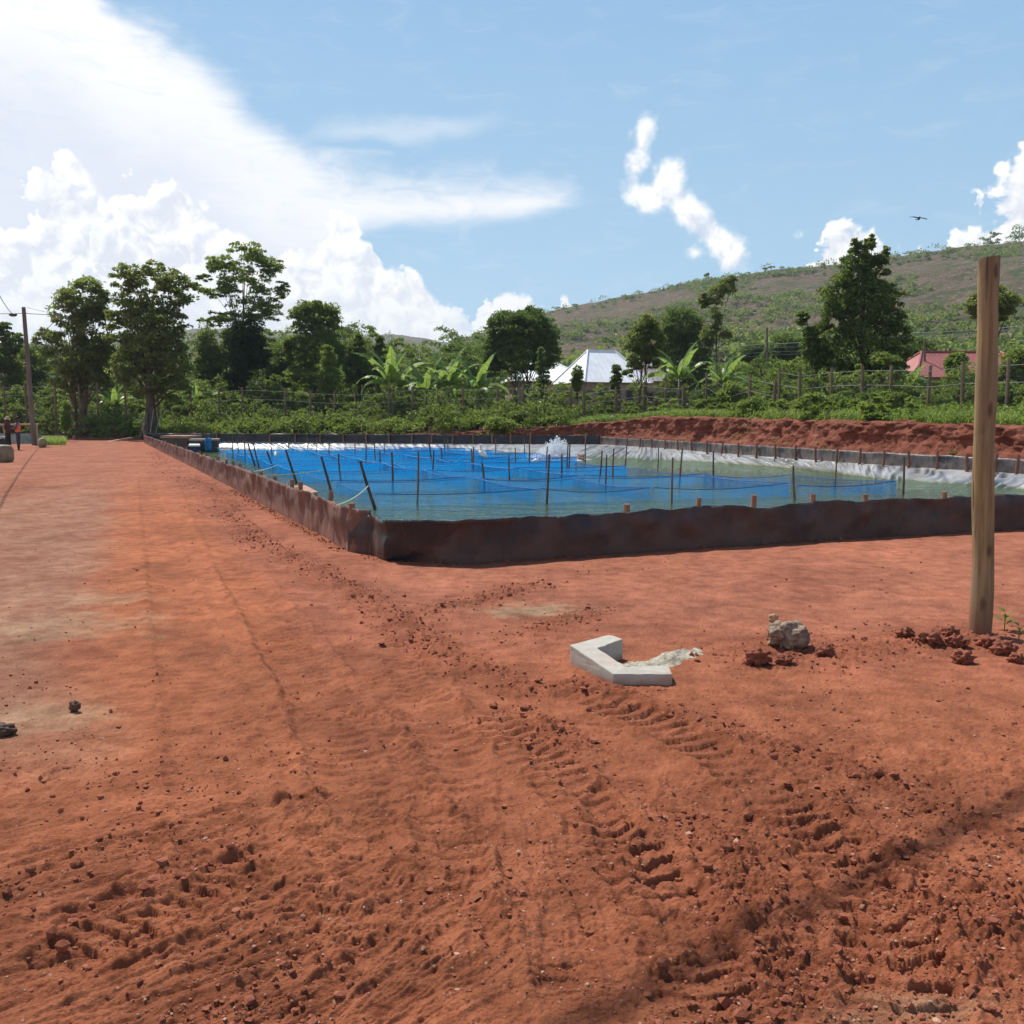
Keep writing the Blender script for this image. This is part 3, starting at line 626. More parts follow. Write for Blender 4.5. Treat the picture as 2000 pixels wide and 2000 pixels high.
    slope([(*cB, -.03)] + [(x, y, -.03) for x, y in LEFT] + [(*NEAR[0], -.03)], [(cB[0] + 1.2, cB[1] - 2.0, WZ)] + [(x + .8, y + .3, WZ) for x, y in LEFT] + [(NEAR[0][0] + .6, NEAR[0][1] + .5, WZ)], .2, 381, .03, .5, 'left_slope')
build_liner()
ORD = 'first second third fourth fifth sixth seventh eighth ninth tenth eleventh twelfth thirteenth fourteenth fifteenth sixteenth seventeenth eighteenth nineteenth twentieth'.split()
ORD += ['twenty-' + w for w in ORD[:9]] + ['thirtieth']
def rr(i, k=0): return float(np.random.default_rng(i * 97 + k).random())
WOOD = simple('weathered_stake', (.20, .125, .075), (.10, .062, .04), 14, .85, .5, .01, stretch=(1, 1, .15))
PEGW = simple('peg_wood', (.34, .165, .095), (.20, .085, .048), 16, .85, .4, .006, stretch=(1, 1, .3))
DARKW = simple('wet_pole_wood', (.135, .085, .060), (.045, .030, .024), 12, .7, .5, .008, stretch=(1, 1, .15))
def at_px(P, px):                                # point of a ground polyline seen in photo column px
    k = (px - 1000) / F_PX; c = math.cos(PITCH); Q, _ = resample(np.array(P, float), .05)
    # column depends weakly on height; near ground level ray slope is dx/dy
    f = Q[:, 0] * (c + .006) / Q[:, 1] - k
    i = int(np.argmin(np.abs(f))); return Q[i]
# ---- pegs and stakes holding the liner up
def stake(name, label, cat, group, x, y, z0, z1, r, mat, seed, lean=(0, 0)):
    h = z1 - z0; k = np.linspace(0, 1, 6)
    P = np.stack([x + lean[0] * k + .012 * np.sin(k * 5 + seed), y + lean[1] * k + .01 * np.cos(k * 4 + seed * 2), z0 + h * k], 1)
    R = r * (1.05 - .15 * k) * (1 + .06 * np.sin(k * 9 + seed))
    o = MB().tube(P, R, 9, True, .9).obj(name, mat, loc=(x, y, z0)); return tag(o, label, cat, group)
def peg_row(pxs, line, inn, z0, z1, r, mat, word, grp, tip):
    for i, px in enumerate(pxs):
        q = at_px(line, px); x, y = q[0] + inn[0], q[1] + inn[1]
        stake('liner_peg', '%s %s' % (tip, word % ORD[i]), 'peg', grp, x, y, z0, z1 + .05 * (rr(i, 3) - .4), r * (.85 + .3 * rr(i, 5)), mat, i, ((rr(i, 1) - .5) * .06, (rr(i, 2) - .5) * .06))
nl = LEFT[-1:] + NEAR + [(17.2, 15.0)]
peg_row([1235, 1372, 1492, 1600, 1711, 1860], nl, (-.03, .13), -.1, .56, .040, PEGW, '%s from the corner fold along the near liner wall', 'pegs along the near liner wall', 'short brown wooden peg')
peg_row([678, 632, 579, 558, 530, 500, 465, 452, 436, 420, 399, 384, 360, 340, 322], [cB] + LEFT + NEAR[:1], (.06, .03), -.1, .57, .04, PEGW, '%s from the near corner on the liner wall beside the road', 'pegs along the liner wall beside the road', 'sawn wooden peg')
fl = [cB, (-14, 60.2), (-4.5, 57.6), cC]
peg_row([347, 377, 426, 529, 578, 626, 672, 717, 760, 805, 844, 883, 924, 961, 998, 1036, 1143], fl, (0, -.12), -.1, .66, .045, PEGW, '%s from the left along the far black liner wall', 'stakes along the far liner wall', 'thin brown stake')
peg_row([1176, 1206, 1229, 1253, 1277, 1302, 1328, 1355, 1385, 1415, 1447, 1481, 1519, 1558, 1598, 1640, 1685, 1732, 1782, 1836, 1894, 1951, 1995], [RIGHT[0]] + RIGHT[1:] + [cD], (-.10, -.02), -.15, .50, .05, simple('red_stake', (.24, .105, .075), (.13, .060, .045), 14, .85, .4, .006), '%s from the far corner along the grey right-hand liner wall', 'stakes along the right liner wall', 'reddish square-cut stake')

# ---- poles standing in the pond
PO, E1, E2 = np.array((-2.9, 19.9)), np.array((.963, .27)), np.array((-.38, .925))
def uv(u, v): return PO + u * E1 + v * E2
def to_uv(p):
    d = np.array(p[:2]) - PO; det = E1[0] * E2[1] - E1[1] * E2[0]
    return (d[0] * E2[1] - d[1] * E2[0]) / det, (E1[0] * d[1] - E1[1] * d[0]) / det
POLES = [(484.7,867,498,910),(494,861,506,913),(521,881,534,915),(529,869,533,899),(558,879,579,943),(563,856,565,886),(600,850,601,883),(619,853,619,890),(643,862,643,895),(627.5,892,648.5,968),(661,886,665.5,938),(693.5,856,694,893),(703.6,901,732,992),(715,867,714,914),(731.5,864,733.5,905),(742,880,743.5,917),(750,866,753,894),(765,883,767,956),(817,882,815,985),(837.5,854,844,910),(847.5,879,845,927),(862,874.5,863,909),(868,856,868,890),(874,857,875,886),(921,876,921,915),(925,873,924,919),(941.6,904,946,957),(994,888.5,995,938),(968,855,968,890),(1006,873.5,1006.7,910),(1024,857,1024,896),(1033.5,856.5,1033.5,909),(1069,872,1066,930),(1073,887,1068,983),(1097,887.5,1096.5,944),(1110,860,1107,929),(1113.5,863,1111,926),(1144,857,1143,907),(1176,880,1170,944),(1185,888,1183,957),(1199,876,1197,932),(1224,870.6,1220.6,919.5),(1286,874,1285,914),(1314,894,1312,983),(1333,876,1327,947),(1393.5,881.5,1393.5,947),(1549.6,910,1552,975.6),(1634.5,884,1630.4,952),(1766,892,1764,966),(454,850,455,896),(464,857,467,896),(476,843,479,901)]
rows = {}
for p in POLES:
    b = G(p[2], p[3], WZ); u, v = to_uv(b); k = next(i for i, lim in enumerate((2.2, 7.2, 11.3, 15.9, 19.3, 25.6, 29.5, 99)) if v < lim); rows.setdefault(k, []).append((p, b, u, v))
for k in sorted(rows):
    for i, (p, b, u, v) in enumerate(sorted(rows[k], key=lambda q: q[0][2])):
        t = D(p[0], p[1], b[1]); leaning = abs(t[0] - b[0]) > .18
        bow = .03 * (rr(int(p[0]), 4) - .5); kk = np.linspace(-.25, 1, 8)
        P = np.array(b) + np.outer(kk, np.array(t) - np.array(b)); P[:, 0] += bow * np.sin(kk * math.pi)
        R = (.034 if leaning else .026) * (1.1 - .25 * kk) * (.85 + .3 * rr(int(p[0]), 5))
        o = MB().tube(P, R, 8).obj('net_pole', DARKW if leaning or rr(int(p[1]), 2) < .45 else WOOD, loc=(b[0], b[1], WZ))
        tag(o, '%s pole, %s from the left in the %s pole row from the near wall' % ('leaning dark' if leaning else 'thin wooden', ORD[i], ORD[k]), 'pole', 'poles standing in the pond')

# ---- blue mesh fish pens hung between the poles
def net_mat(name, fac, c, ct):
    def fn(g):
        p = pos(g); n = g.noise(g.mapping(p, (5, 5, 1.2)), 1.6, 4, .6)
        d = g.n('ShaderNodeBsdfDiffuse'); g.set(d.inputs[0], c); t = g.n('ShaderNodeBsdfTranslucent'); g.set(t.inputs[0], ct)
        m1 = g.n('ShaderNodeMixShader'); m1.inputs[0].default_value = .55; g.set(m1.inputs[1], d.outputs[0]); g.set(m1.inputs[2], t.outputs[0])
        tr = g.n('ShaderNodeBsdfTransparent'); tr.inputs[0].default_value = (1, 1, 1, 1); m2 = g.n('ShaderNodeMixShader')
        g.set(m2.inputs[0], g.ramp(n, .2, .8, fac - .20, fac + .22)); g.set(m2.inputs[1], tr.outputs[0]); g.set(m2.inputs[2], m1.outputs[0]); return m2.outputs[0]
    return material(name, fn)
NETM = net_mat('blue_net', .50, (.008, .255, .640), (.008, .290, .720))
NETL = net_mat('light_blue_net', .28, (.008, .170, .460), (.008, .210, .560))
NETF = net_mat('front_blue_net', .25, (.008, .250, .600), (.008, .280, .680))
ROPEB = simple('blue_rope', (.02, .13, .42), (.014, .09, .32), 20, .7, .2)
ROPEW = simple('pale_rope', (.50, .50, .44), (.35, .36, .33), 30, .8, .2)
def cage(u0, u1, v0, v1, mat, label, seed, bright=False):
    o0 = uv(u0, v0); t = thing('net_pen', label, 'net pen', (o0[0], o0[1], WZ), 'blue net pens in the pond')
    net, rope = MB(), MB(); C = [(u0, v0), (u1, v0), (u1, v1), (u0, v1), (u0, v0)]; r_ = np.random.default_rng(seed); hts = .27 + .08 * r_.random(4); hts = list(hts) + [hts[0]]
    for q in range(4):
        n = 18; k = np.linspace(0, 1, n); U = C[q][0] + (C[q + 1][0] - C[q][0]) * k; Vv = C[q][1] + (C[q + 1][1] - C[q][1]) * k
        sag = (hts[q] * (1 - k) + hts[q + 1] * k) - (.03 + .07 * r_.random()) * np.sin(k * math.pi)
        xy = PO[None] + U[:, None] * E1[None] + Vv[:, None] * E2[None]; j = np.linspace(0, 1, 7)
        nrm = np.array((-(C[q + 1][1] - C[q][1]), C[q + 1][0] - C[q][0])) ; nrm = nrm / np.linalg.norm(nrm)
        w = .05 * fbm(k[:, None] * 5 + seed + q * 9, j[None] * 1.5 + 0 * k[:, None], seed + q, 3) * np.sin(np.clip(j, 0, 1) * math.pi * .8)[None]
        X = xy[:, None] + w[..., None] * nrm[None, None]; Z = WZ + sag[:, None] * (1 - j[None]) + (-.55) * j[None] 
        net.grid(np.concatenate([X, Z[..., None]], -1)); rope.tube(np.stack([xy[:, 0], xy[:, 1], WZ + sag], 1), .009, 5)
    ku, kv = np.meshgrid(np.linspace(u0, u1, 8), np.linspace(v0, v1, 8), indexing='ij'); fl_ = PO + ku[..., None] * E1 + kv[..., None] * E2; net.grid(np.concatenate([fl_, (WZ - .13 - .05 * np.abs(fbm(ku * .8, kv * .8, seed, 2)))[..., None]], -1))
    net.obj('net', mat, t, smooth=True); rope.obj('top_rope', ROPEB if not bright else simple('light_blue_rope', (.10, .30, .62), (.06, .2, .5), 20, .6, .2), t)
cols = ((.05, 3.6), (3.95, 6.75), (7.0, 9.9), (10.15, 12.9)); vr = ((.1, 4.1), (4.75, 8.8), (9.5, 13.4), (14.1, 17.3), (17.9, 22.2), (23.2, 27.0), (27.8, 31.2), (32.0, 35.5))
CW = ('at the left end', 'second from the left', 'third from the left', 'at the right end')
for ri, (v0, v1) in enumerate(vr):
    for ci, (u0, u1) in enumerate(cols):
        if ci == 3 and ri in (1, 2, 3): continue
        light = ri == 0 and ci == 3; j = (rr(ri * 7 + ci) - .5) * .25
        if ri == 0 and ci == 1: u0, u1 = 3.75, 6.35
        if ri == 0 and ci == 2: u0, u1 = 6.5, 10.0
        if ri in (1, 2, 3) and ci == 2: u1 = 10.75
        lab = 'pale see-through blue net pen at the right end of the nearest row' if light else 'blue mesh net pen %s of the %s row from the near wall' % (CW[ci], ORD[ri])
        cage(u0, u1, v0 + j, v1 + j, NETL if light else NETF if ri < 2 else NETM, lab, 400 + ri * 10 + ci, ri > 1 and ci < 2)
# mooring ropes
def rope(name, label, A, B, sag, r, mat, group=None, n=14):
    k = np.linspace(0, 1, n); P = np.array(A) + np.outer(k, np.array(B) - np.array(A)); P[:, 2] -= sag * 4 * k * (1 - k)
    return tag(MB().tube(P, r, 6).obj(name, mat, loc=A), label, 'rope' if 'rope' in name else 'power line', group)
YR = simple('yellowed_rope', (.42, .44, .26), (.30, .32, .2), 30, .8, .2)
rope('mooring_rope', 'slack pale rope tied from the corner of the liner to the nearest leaning pole', (*G(655, 985, .42)[:2], .40), D(720, 948, 19.9), .06, .012, YR)
rope('mooring_rope', 'yellowish rope running from the roadside liner wall to a leaning pole', (*G(511, 927, .45)[:2], .44), D(630, 919, 23.2), .03, .010, YR)
rope('mooring_rope', 'thin pale rope from the liner wall to the blue nets behind the pegs', (*G(495, 920, .45)[:2], .44), D(545, 906, 36), .04, .010, ROPEW)

# ---- wooden post in the foreground
def post():
    b = G(1910, 1236); Y = b[1]; t = D(1937, 505, Y); k = np.linspace(-.06, 1, 60)
    P = np.array(b) + np.outer(k, np.array(t) - np.array(b)); P[:, 0] += .018 * np.sin(k * 4.2 + 1) + .006 * np.sin(k * 11); P[:, 1] += .008 * np.sin(k * 5)
    R = .0735 - .008 * k + .0022 * np.sin(k * 21); n = 40; a = np.arange(n) * 2 * math.pi / n
    rad = R[:, None] * (1 + .03 * np.sin(a * 2 + 1)[None] + .018 * np.sin(a * 3 + k[:, None] * 2) + .012 * fbm(np.cos(a)[None] * 3 + 0 * k[:, None], np.sin(a)[None] * 3 + k[:, None] * 2, 5, 3))
    for kk, aa, s_ in ((.60, -1.5, .010), (.235, -1.4, .008), (.74, -.6, .005)):       # knots
        dd = np.exp(-((k[:, None] - kk) / .012) ** 2 - ((np.angle(np.exp(1j * (a[None] - aa)))) / .22) ** 2); rad -= s_ * dd
    V = np.stack([P[:, 0][:, None] + rad * np.cos(a), P[:, 1][:, None] + rad * np.sin(a), np.broadcast_to(P[:, 2][:, None], rad.shape)], -1)
    V[-1, :, 2] += .012 * np.cos(a + .7); mb = MB().grid(np.concatenate([V, V[:, :1]], 1))
    top = V[-1]; c = top.mean(0) + (0, 0, .004); mb.add(np.concatenate([top, [c]]), np.array([(i, (i + 1) % n, n) for i in range(n)]))
    zt, zb = t[2], b[2]; knots = []
    for kk, aa in ((.60, -1.5), (.235, -1.4), (.97, -1.2), (.09, -1.9)):
        i_, j_ = int(np.argmin(np.abs(k - kk))), int(np.argmin(np.abs(np.angle(np.exp(1j * (a - aa)))))); knots.append(tuple(V[i_, j_] - np.array(b)))
    def fn(g):
        p = objco(g); gr = g.noise(g.mapping(p, (26, 26, 1.3)), 1.0, 6, .65); big = g.noise(g.mapping(p, (3, 3, 1.1)), 1.2, 4, .55)
        c = g.mix(g.ramp(big, .3, .7), (.335, .232, .115), (.225, .168, .098)); c = g.mix(g.ramp(gr, .42, .68, 0, .8), c, (.150, .092, .046))
        for kp in knots:
            vd = g.n('ShaderNodeVectorMath', operation='DISTANCE'); ms = g.mapping(p, (1, 1, .42)); g.set(vd.inputs[0], ms); vd.inputs[1].default_value = (kp[0], kp[1], kp[2] * .42); c = g.mix(g.ramp(g.m('ADD', vd.outputs['Value'], g.m('MULTIPLY', g.m('SUBTRACT', gr, .5), .05)), .030, .008, 0, .75), c, (.060, .034, .018))
        v = g.voro(g.mapping(p, (7, 7, 1.9)), 1.0); c = g.mix(g.ramp(v, .20, .05, 0, .9), c, (.045, .024, .014))
        sp = g.n('ShaderNodeSeparateXYZ'); g.set(sp.inputs[0], p); c = g.mix(g.ramp(g.m('ADD', sp.outputs[2], g.m('MULTIPLY', big, .35)), .62, .1, 0, .55), c, (.16, .105, .062))
        cr = g.noise(g.mapping(p, (34, 34, .55)), 1.0, 3, .5); c = g.mix(g.ramp(cr, .64, .70, 0, .8), c, (.055, .032, .018)); sp2 = g.n('ShaderNodeSeparateXYZ'); g.set(sp2.inputs[0], p); c = g.mix(g.ramp(g.m('ADD', sp2.outputs[2], g.m('MULTIPLY', big, .3)), .42, .12, 0, .85), c, (.20, .085, .05))
        return pbr(g, c, .78, g.bump(g.m('ADD', gr, g.m('MULTIPLY', g.ramp(cr, .6, .66), -.8)), .9, .012), spec=.25)
    o = mb.obj('wooden_post', material('post_wood', fn), loc=b, smooth=True); tag(o, 'tall round brown wooden post with knots standing in the red earth at the front', 'post')
post()

# ---- concrete kerb piece, mortar, rubble, stones
CONC = simple('pale_concrete', (.50, .47, .41), (.36, .34, .30), 22, .9, .5, .006)
def kerb():
    z = .125; pxs = ((1113, 1259), (1189, 1239), (1216.5, 1247.5), (1167, 1265.5), (1222, 1301.5), (1305, 1299), (1313.5, 1316.5), (1198, 1316))
    zs = (.125, .13, .13, .12, .085, .07, .065, .065); poly = [G(*q, zz)[:2] for q, zz in zip(pxs, zs)]
    import bmesh
    bm = bmesh.new(); vs = [bm.verts.new((x, y, zz)) for (x, y), zz in zip(poly, zs)]; f = bm.faces.new(vs)
    ex = bmesh.ops.extrude_face_region(bm, geom=[f]); 
    for v in [e for e in ex['geom'] if isinstance(e, bmesh.types.BMVert)]: v.co.z = -.05
    bmesh.ops.recalc_face_normals(bm, faces=bm.faces); bmesh.ops.bevel(bm, geom=list(bm.edges), offset=.007, segments=2, profile=.6, affect='EDGES')
    bmesh.ops.triangulate(bm, faces=bm.faces[:]); bmesh.ops.subdivide_edges(bm, edges=[e for e in bm.edges if e.calc_length() > .05], cuts=6, use_grid_fill=True); bmesh.ops.triangulate(bm, faces=bm.faces[:])
    o0 = np.array((*poly[7], 0.0))
    for v in bm.verts:
        x_, y_, z_ = v.co; v.co.x += .004 * float(perlin(x_ * 22 + z_ * 9, y_ * 22, 1)); v.co.y += .004 * float(perlin(x_ * 20, y_ * 20 + z_ * 25, 3)); v.co.z += .005 * float(perlin(x_ * 19, y_ * 19, 2)); v.co -= Vector(o0)
    me = bpy.data.meshes.new('kerb_block'); bm.to_mesh(me); bm.free(); me.materials.append(CONC)
    def fn(g):
        p = objco(g); c = g.mix(g.noise(p, 9, 6, .65), (.33, .305, .26), (.47, .44, .375)); sp = g.n('ShaderNodeSeparateXYZ'); g.set(sp.inputs[0], p)
        c = g.mix(g.ramp(g.m('ADD', sp.outputs[2], g.m('MULTIPLY', g.noise(p, 14, 4), .08)), .10, .02, 0, .8), c, (.30, .15, .10)); c = g.mix(g.ramp(g.noise(p, 5, 5, .6), .52, .72, 0, .55), c, (.36, .23, .17))
        c = g.mix(g.ramp(g.noise(p, 60, 4, .6), .62, .75, 0, .5), c, (.24, .22, .19))
        return pbr(g, c, .92, g.bump(g.noise(p, 48, 6, .7), .5, .006), spec=.2)
    me.materials[0] = material('kerb_concrete', fn); tag(link('kerb_block', me, loc=o0), 'U-shaped pale concrete kerb block lying on the red earth', 'concrete block')
kerb()
def mortar():
    cx, cy, _ = G(1296, 1290); n = 70; gx = np.linspace(-.5, .5, n); X, Y = np.meshgrid(gx, gx, indexing='ij'); a = -.75; u = X * math.cos(a) - Y * math.sin(a); v = X * math.sin(a) + Y * math.cos(a)
    r = np.hypot(u / .40, v / .15) + .55 * fbm(X * 6, Y * 6, 501, 4); h = .026 * sstep(1.0, .15, r) * (1 + .9 * billow(X * 16, Y * 16, 503, 4, .6)) ; wx, wy = X + cx, Y + cy
    z = ground_height(wx.ravel(), wy.ravel())[0].reshape(n, n) + h - .012 * (r > 1.0) - .006
    V = np.stack([wx, wy, z], -1); keep = (r < 1.15); mb = MB().grid(V); F = mb.F[4][0]; kk = keep.ravel()[F].any(1); mb.F[4][0] = F[kk]; mb.M[4][0] = mb.M[4][0][kk]
    tag(mb.obj('mortar_heap', simple('spilled_mortar', (.46, .44, .34), (.26, .20, .14), 24, .95, .9, .016), loc=(cx, cy, 0), smooth=True), 'crumbled heap of grey mortar beside the concrete block', 'mortar')
mortar()
def stone(name, label, cat, px, py, wpx, mat, seed, sq=(1, 1, .8), rough=.35, sub=4, sink=.25, group=None, freq=1.6, boxy=1.0):
    b = G(px, py); r = wpx / 2 / F_PX * math.hypot(b[0], b[1]); z = gz(b[0], b[1])
    mb = MB().ball((0, 0, 0), 1, sub, rough, seed, freq); v = mb.V[0]; mb.V[0] = np.sign(v) * np.abs(v) ** boxy * r * np.array(sq) + np.array((b[0], b[1], z + r * sq[2] * (1 - sink))); o = mb.obj(name, mat, loc=(b[0], b[1], z), smooth=True); return tag(o, label, cat, group)
RUB = simple('rubble_concrete', (.46, .34, .25), (.20, .12, .08), 26, .95, 1.0, .03)
CLAYS = simple('earth_clod', (.26, .085, .048), (.17, .052, .03), 12, .96, .9, .012)
stone('concrete_rubble', 'lumpy broken chunk of concrete on the earth ridge between the block and the post', 'rubble', 1538, 1268, 80, RUB, 3, (1, .8, .68), .34, 5, .2, None, 1.5, .85)
stone('stone', 'small pale pointed stone just behind the chunk of concrete rubble', 'stone', 1510, 1215, 17, simple('pale_stone', (.45, .27, .16), (.34, .18, .10), 20), 5, (1, .8, 1.1))
stone('stone', 'dark stone cut by the left edge of the photo on the grey gravel', 'stone', 4, 1434, 40, simple('dark_stone', (.12, .065, .042), (.07, .04, .028), 20), 7, (1.1, .8, .6), .4, 4, .2)
stone('stone', 'small dark upright stone on the grey gravel beside the orange track', 'stone', 146, 1388, 22, simple('brown_stone', (.13, .07, .04), (.09, .045, .028), 20), 9, (.8, .7, 1.0), .4, 4, .2)
for i, (px, py, w) in enumerate(((1478, 1300, 46), (1612, 1283, 34), (1532, 1300, 30), (1815, 1262, 40), (1868, 1262, 34), (1880, 1292, 36), (1935, 1262, 34), (1960, 1275, 38), (1855, 1245, 30), (1985, 1292, 26), (1768, 1250, 28))):
    k = i if i < 3 else i - 3; xs_ = (1478, 1532, 1612) if i < 3 else (1768, 1815, 1855, 1868, 1880, 1935, 1960, 1985)
    stone('earth_clod', '%s dark red clod of earth from the left %s' % (ORD[xs_.index(px)], 'beside the concrete rubble' if i < 3 else 'at the foot of the wooden post'), 'clod', px, py, w, CLAYS, 20 + i, (1, .85, .72), .55, 4, .3, 'clods of earth along the ridge', 2.2)
# uncountable loose clods and pebbles
def scatter(name, n, sizes, where, mat, label, sub, seed, sink=.35):
    r_ = np.random.default_rng(seed); P = where(r_, n); z = ground_height(P[:, 0], P[:, 1])[0]
    ok = ~inside(P[:, 0], P[:, 1], RING); P, z = P[ok], z[ok]; V0, F0 = ICO[sub]; m = len(P); s = np.exp(r_.normal(math.log(sizes[0]), sizes[1], m)).clip(sizes[2], sizes[3])
    V = V0[None] * (1 + .34 * r_.normal(size=(m, len(V0), 1)).clip(-1.3, 1.3) * (1 if sub == 1 else .55)) * s[:, None, None] * (.7 + .6 * r_.random((m, 1, 3))) * np.array((1, 1, .75))
    V[..., 0] += P[:, 0, None]; V[..., 1] += P[:, 1, None]; V[..., 2] += (z + s * (.75 - sink))[:, None]
    F = (F0[None] + (np.arange(m) * len(V0))[:, None, None]).reshape(-1, 3)
    o = link(name, raw_mesh(name, V.reshape(-1, 3), [F], mat, smooth=sub > 1)); tag(o, label, None, None, 'stuff')
def along(paths):
    W_ = [(np.array(resample(np.array(p), .05)[0]), w, k) for p, w, k in paths]
    def f(r_, n):
        out = []; tot = sum(len(q) * k for q, w, k in W_)
        for q, w, k in W_:
            c = int(n * len(q) * k / tot); i = r_.integers(0, len(q), c); out.append(q[i] + r_.normal(0, 1, (c, 2)) * w)
        return np.concatenate(out)
    return f
def area(x0, x1, y0, y1):
    def f(r_, n):
        y = 1 / (1 / y1 + (1 / y0 - 1 / y1) * r_.random(n * 3)); x = (r_.random(n * 3) * (x1 - x0) + x0) * y; g_ = fbm(x * 1.1, y * 1.1, 77, 3)
        k = r_.random(n * 3) < np.clip(.35 + 1.4 * g_, .03, 1); return np.stack([x, y], 1)[k][:n]
    return f
def clodmat(name, a, b_):
    def fn(g):
        ri = g.n('ShaderNodeNewGeometry').outputs['Random Per Island']; p = pos(g)
        return pbr(g, g.mix(g.m('ADD', g.m('MULTIPLY', ri, .7), g.m('MULTIPLY', g.noise(p, 60, 4), .4)), a, b_), .95, g.bump(g.noise(p, 130, 5, .65), .7, .006), spec=.1)
    return material(name, fn)
cm_ = clodmat('loose_clods', (.19, .060, .034), (.285, .100, .058))
scatter('dirt_clods', 6500, (.0058, .55, .0025, .021), along([(BERM1, .12, 1.2), (BERM2, .10, 1.1), (BERM3, .13, 1.5), (BERM4, .11, 1.2), (CLOD1, .11, 2.2), (CLOD2, .10, 2.6), (CLOD3, .12, 1.6), (CLOD4, .16, 2.4), (MOUND, .22, 2.4), (RUTL, .35, .5), ([(x - .05, y - .09) for x, y in NEAR], .05, .8), ([(x - .1, y) for x, y in LEFT], .05, .8)] + [(p, .07, 1.5) for p in CREV]), cm_, 'loose red clods thrown up along the wheel tracks', 1, 601, .3)
scatter('soil_crumbs', 4200, (.0040, .5, .0015, .014), area(-.62, .62, 2.0, 16), clodmat('crumbs', (.22, .072, .04), (.33, .12, .068)), 'fine red crumbs of soil and grit over the whole yard', 1, 603, .25)
scatter('pebbles', 1100, (.0036, .45, .002, .011), area(-.62, .62, 2.1, 22), clodmat('pebble', (.30, .14, .09), (.48, .30, .21)), 'small pale pebbles scattered over the red earth', 1, 605, .3)

# ---- concrete inlet boxes at the pond edge
DCON = simple('dark_concrete', (.085, .085, .08), (.045, .047, .045), 6, .8, .4, .01)  # dark grey concrete for the box walls
def slab_box(name, label, corners, z0, z1, zt, mside, mtop):
    t = thing(name, label, 'concrete box', (*corners[0], z0)); c = np.array(corners).mean(0)
    sh = [tuple(c + (np.array(q) - c) * .93) for q in corners]
    b = MB(); b.prism(sh, z0, z1); b.obj('walls', mside, t)
    s = MB(); s.prism(list(corners), z1, zt); s.add([(x, y, zt) for x, y in corners], np.array([(0, 1, 2, 3)])); s.add([(x, y, z1) for x, y in corners], np.array([(3, 2, 1, 0)])); s.obj('top_slab', mtop, t)
    return t
DIRTTOP = simple('dirty_slab', (.42, .25, .17), (.30, .155, .10), 6, .9, .4, .01)
slab_box('inlet_box', 'low concrete box with red dirt on top inside the roadside liner wall', [G(598, 963.5, .16)[:2], G(621, 960.5, .16)[:2], G(596, 947.5, .16)[:2], G(562, 949, .16)[:2]], -.9, .09, .16, DCON, DIRTTOP)
Y0 = 55.0
slab_box('concrete_tank', 'long concrete tank with reddish top at the far left pond corner', [D(313, 866, Y0 + 1)[:2], D(368, 866, Y0 + 1)[:2], D(395, 866, Y0 + 4)[:2], D(340, 866, Y0 + 4)[:2]], -.9, .42, .56, simple('tank_wall', (.16, .10, .08), (.10, .07, .06), 3, .85, .4), DIRTTOP)
slab_box('concrete_tank', 'smaller grey concrete tank with a blue sheet over its front wall', [D(369, 866, Y0 - .5)[:2], D(427.5, 866, Y0 - .5)[:2], D(430, 866, Y0 + 1.5)[:2], D(374, 866, Y0 + 1.5)[:2]], -.9, .30, .40, DCON, simple('grey_slab', (.30, .26, .22), (.2, .16, .13), 5, .9, .4))
def bluesheet():
    a, b = D(401, 855, Y0 - .66), D(413, 855, Y0 - .66); n = 12; P = np.zeros((n, 9, 3))
    for i in range(n):
        k = i / (n - 1)
        for j in range(9): P[i, j] = (a[0] + (b[0] - a[0]) * k * (1 - .05 * j / 8), a[1] - .05 * math.sin(k * 9 + j * .3) - .04, .46 - .76 * j / 8 - .02 * math.sin(k * 6))
    o = MB().grid(P).obj('blue_sheet', simple('blue_plastic', (.02, .20, .42), (.015, .15, .34), 5, .5, .2), loc=(a[0], a[1], -.3), smooth=True); thick(o, .03); tag(o, 'bright blue plastic sheet hanging over the grey tank wall', 'plastic sheet')
bluesheet()
def plankish(name, label, cat, A, B, w, h, mat):
    A, B = np.array(A), np.array(B); d = B - A; L = np.linalg.norm(d); c = (A + B) / 2
    o = MB().box(c, (L, w, h), math.atan2(d[1], d[0]), 0, -math.asin(d[2] / L)).obj(name, mat, loc=tuple(A)); return tag(o, label, cat)
PALEW = simple('pale_board', (.46, .34, .22), (.34, .24, .15), 10, .85, .3)
plankish('wooden_board', 'pale board floating at the waterline beside the grey tank', 'board', D(427, 875, Y0 - 2), D(453, 875, Y0 - 2), .5, .07, PALEW)
slab_box('float_box', 'small white-topped blue float inside the far roadside liner wall', [G(368, 869.5, .14)[:2], G(391, 869.5, .14)[:2], G(389, 865.5, .14)[:2], G(371, 865.5, .14)[:2]], -.5, .06, .14, simple('float_blue', (.03, .06, .16), (.02, .04, .1), 5, .6), simple('float_white', (.62, .58, .52), (.5, .45, .4), 5, .7))
plankish('wooden_board', 'long thin plank lying on the soil mound at the end of the road', 'board', D(194, 866, 66), D(258, 855, 68), .35, .09, simple('reddish_plank', (.50, .27, .17), (.36, .18, .11), 10))  # plank in reddish-brown wood

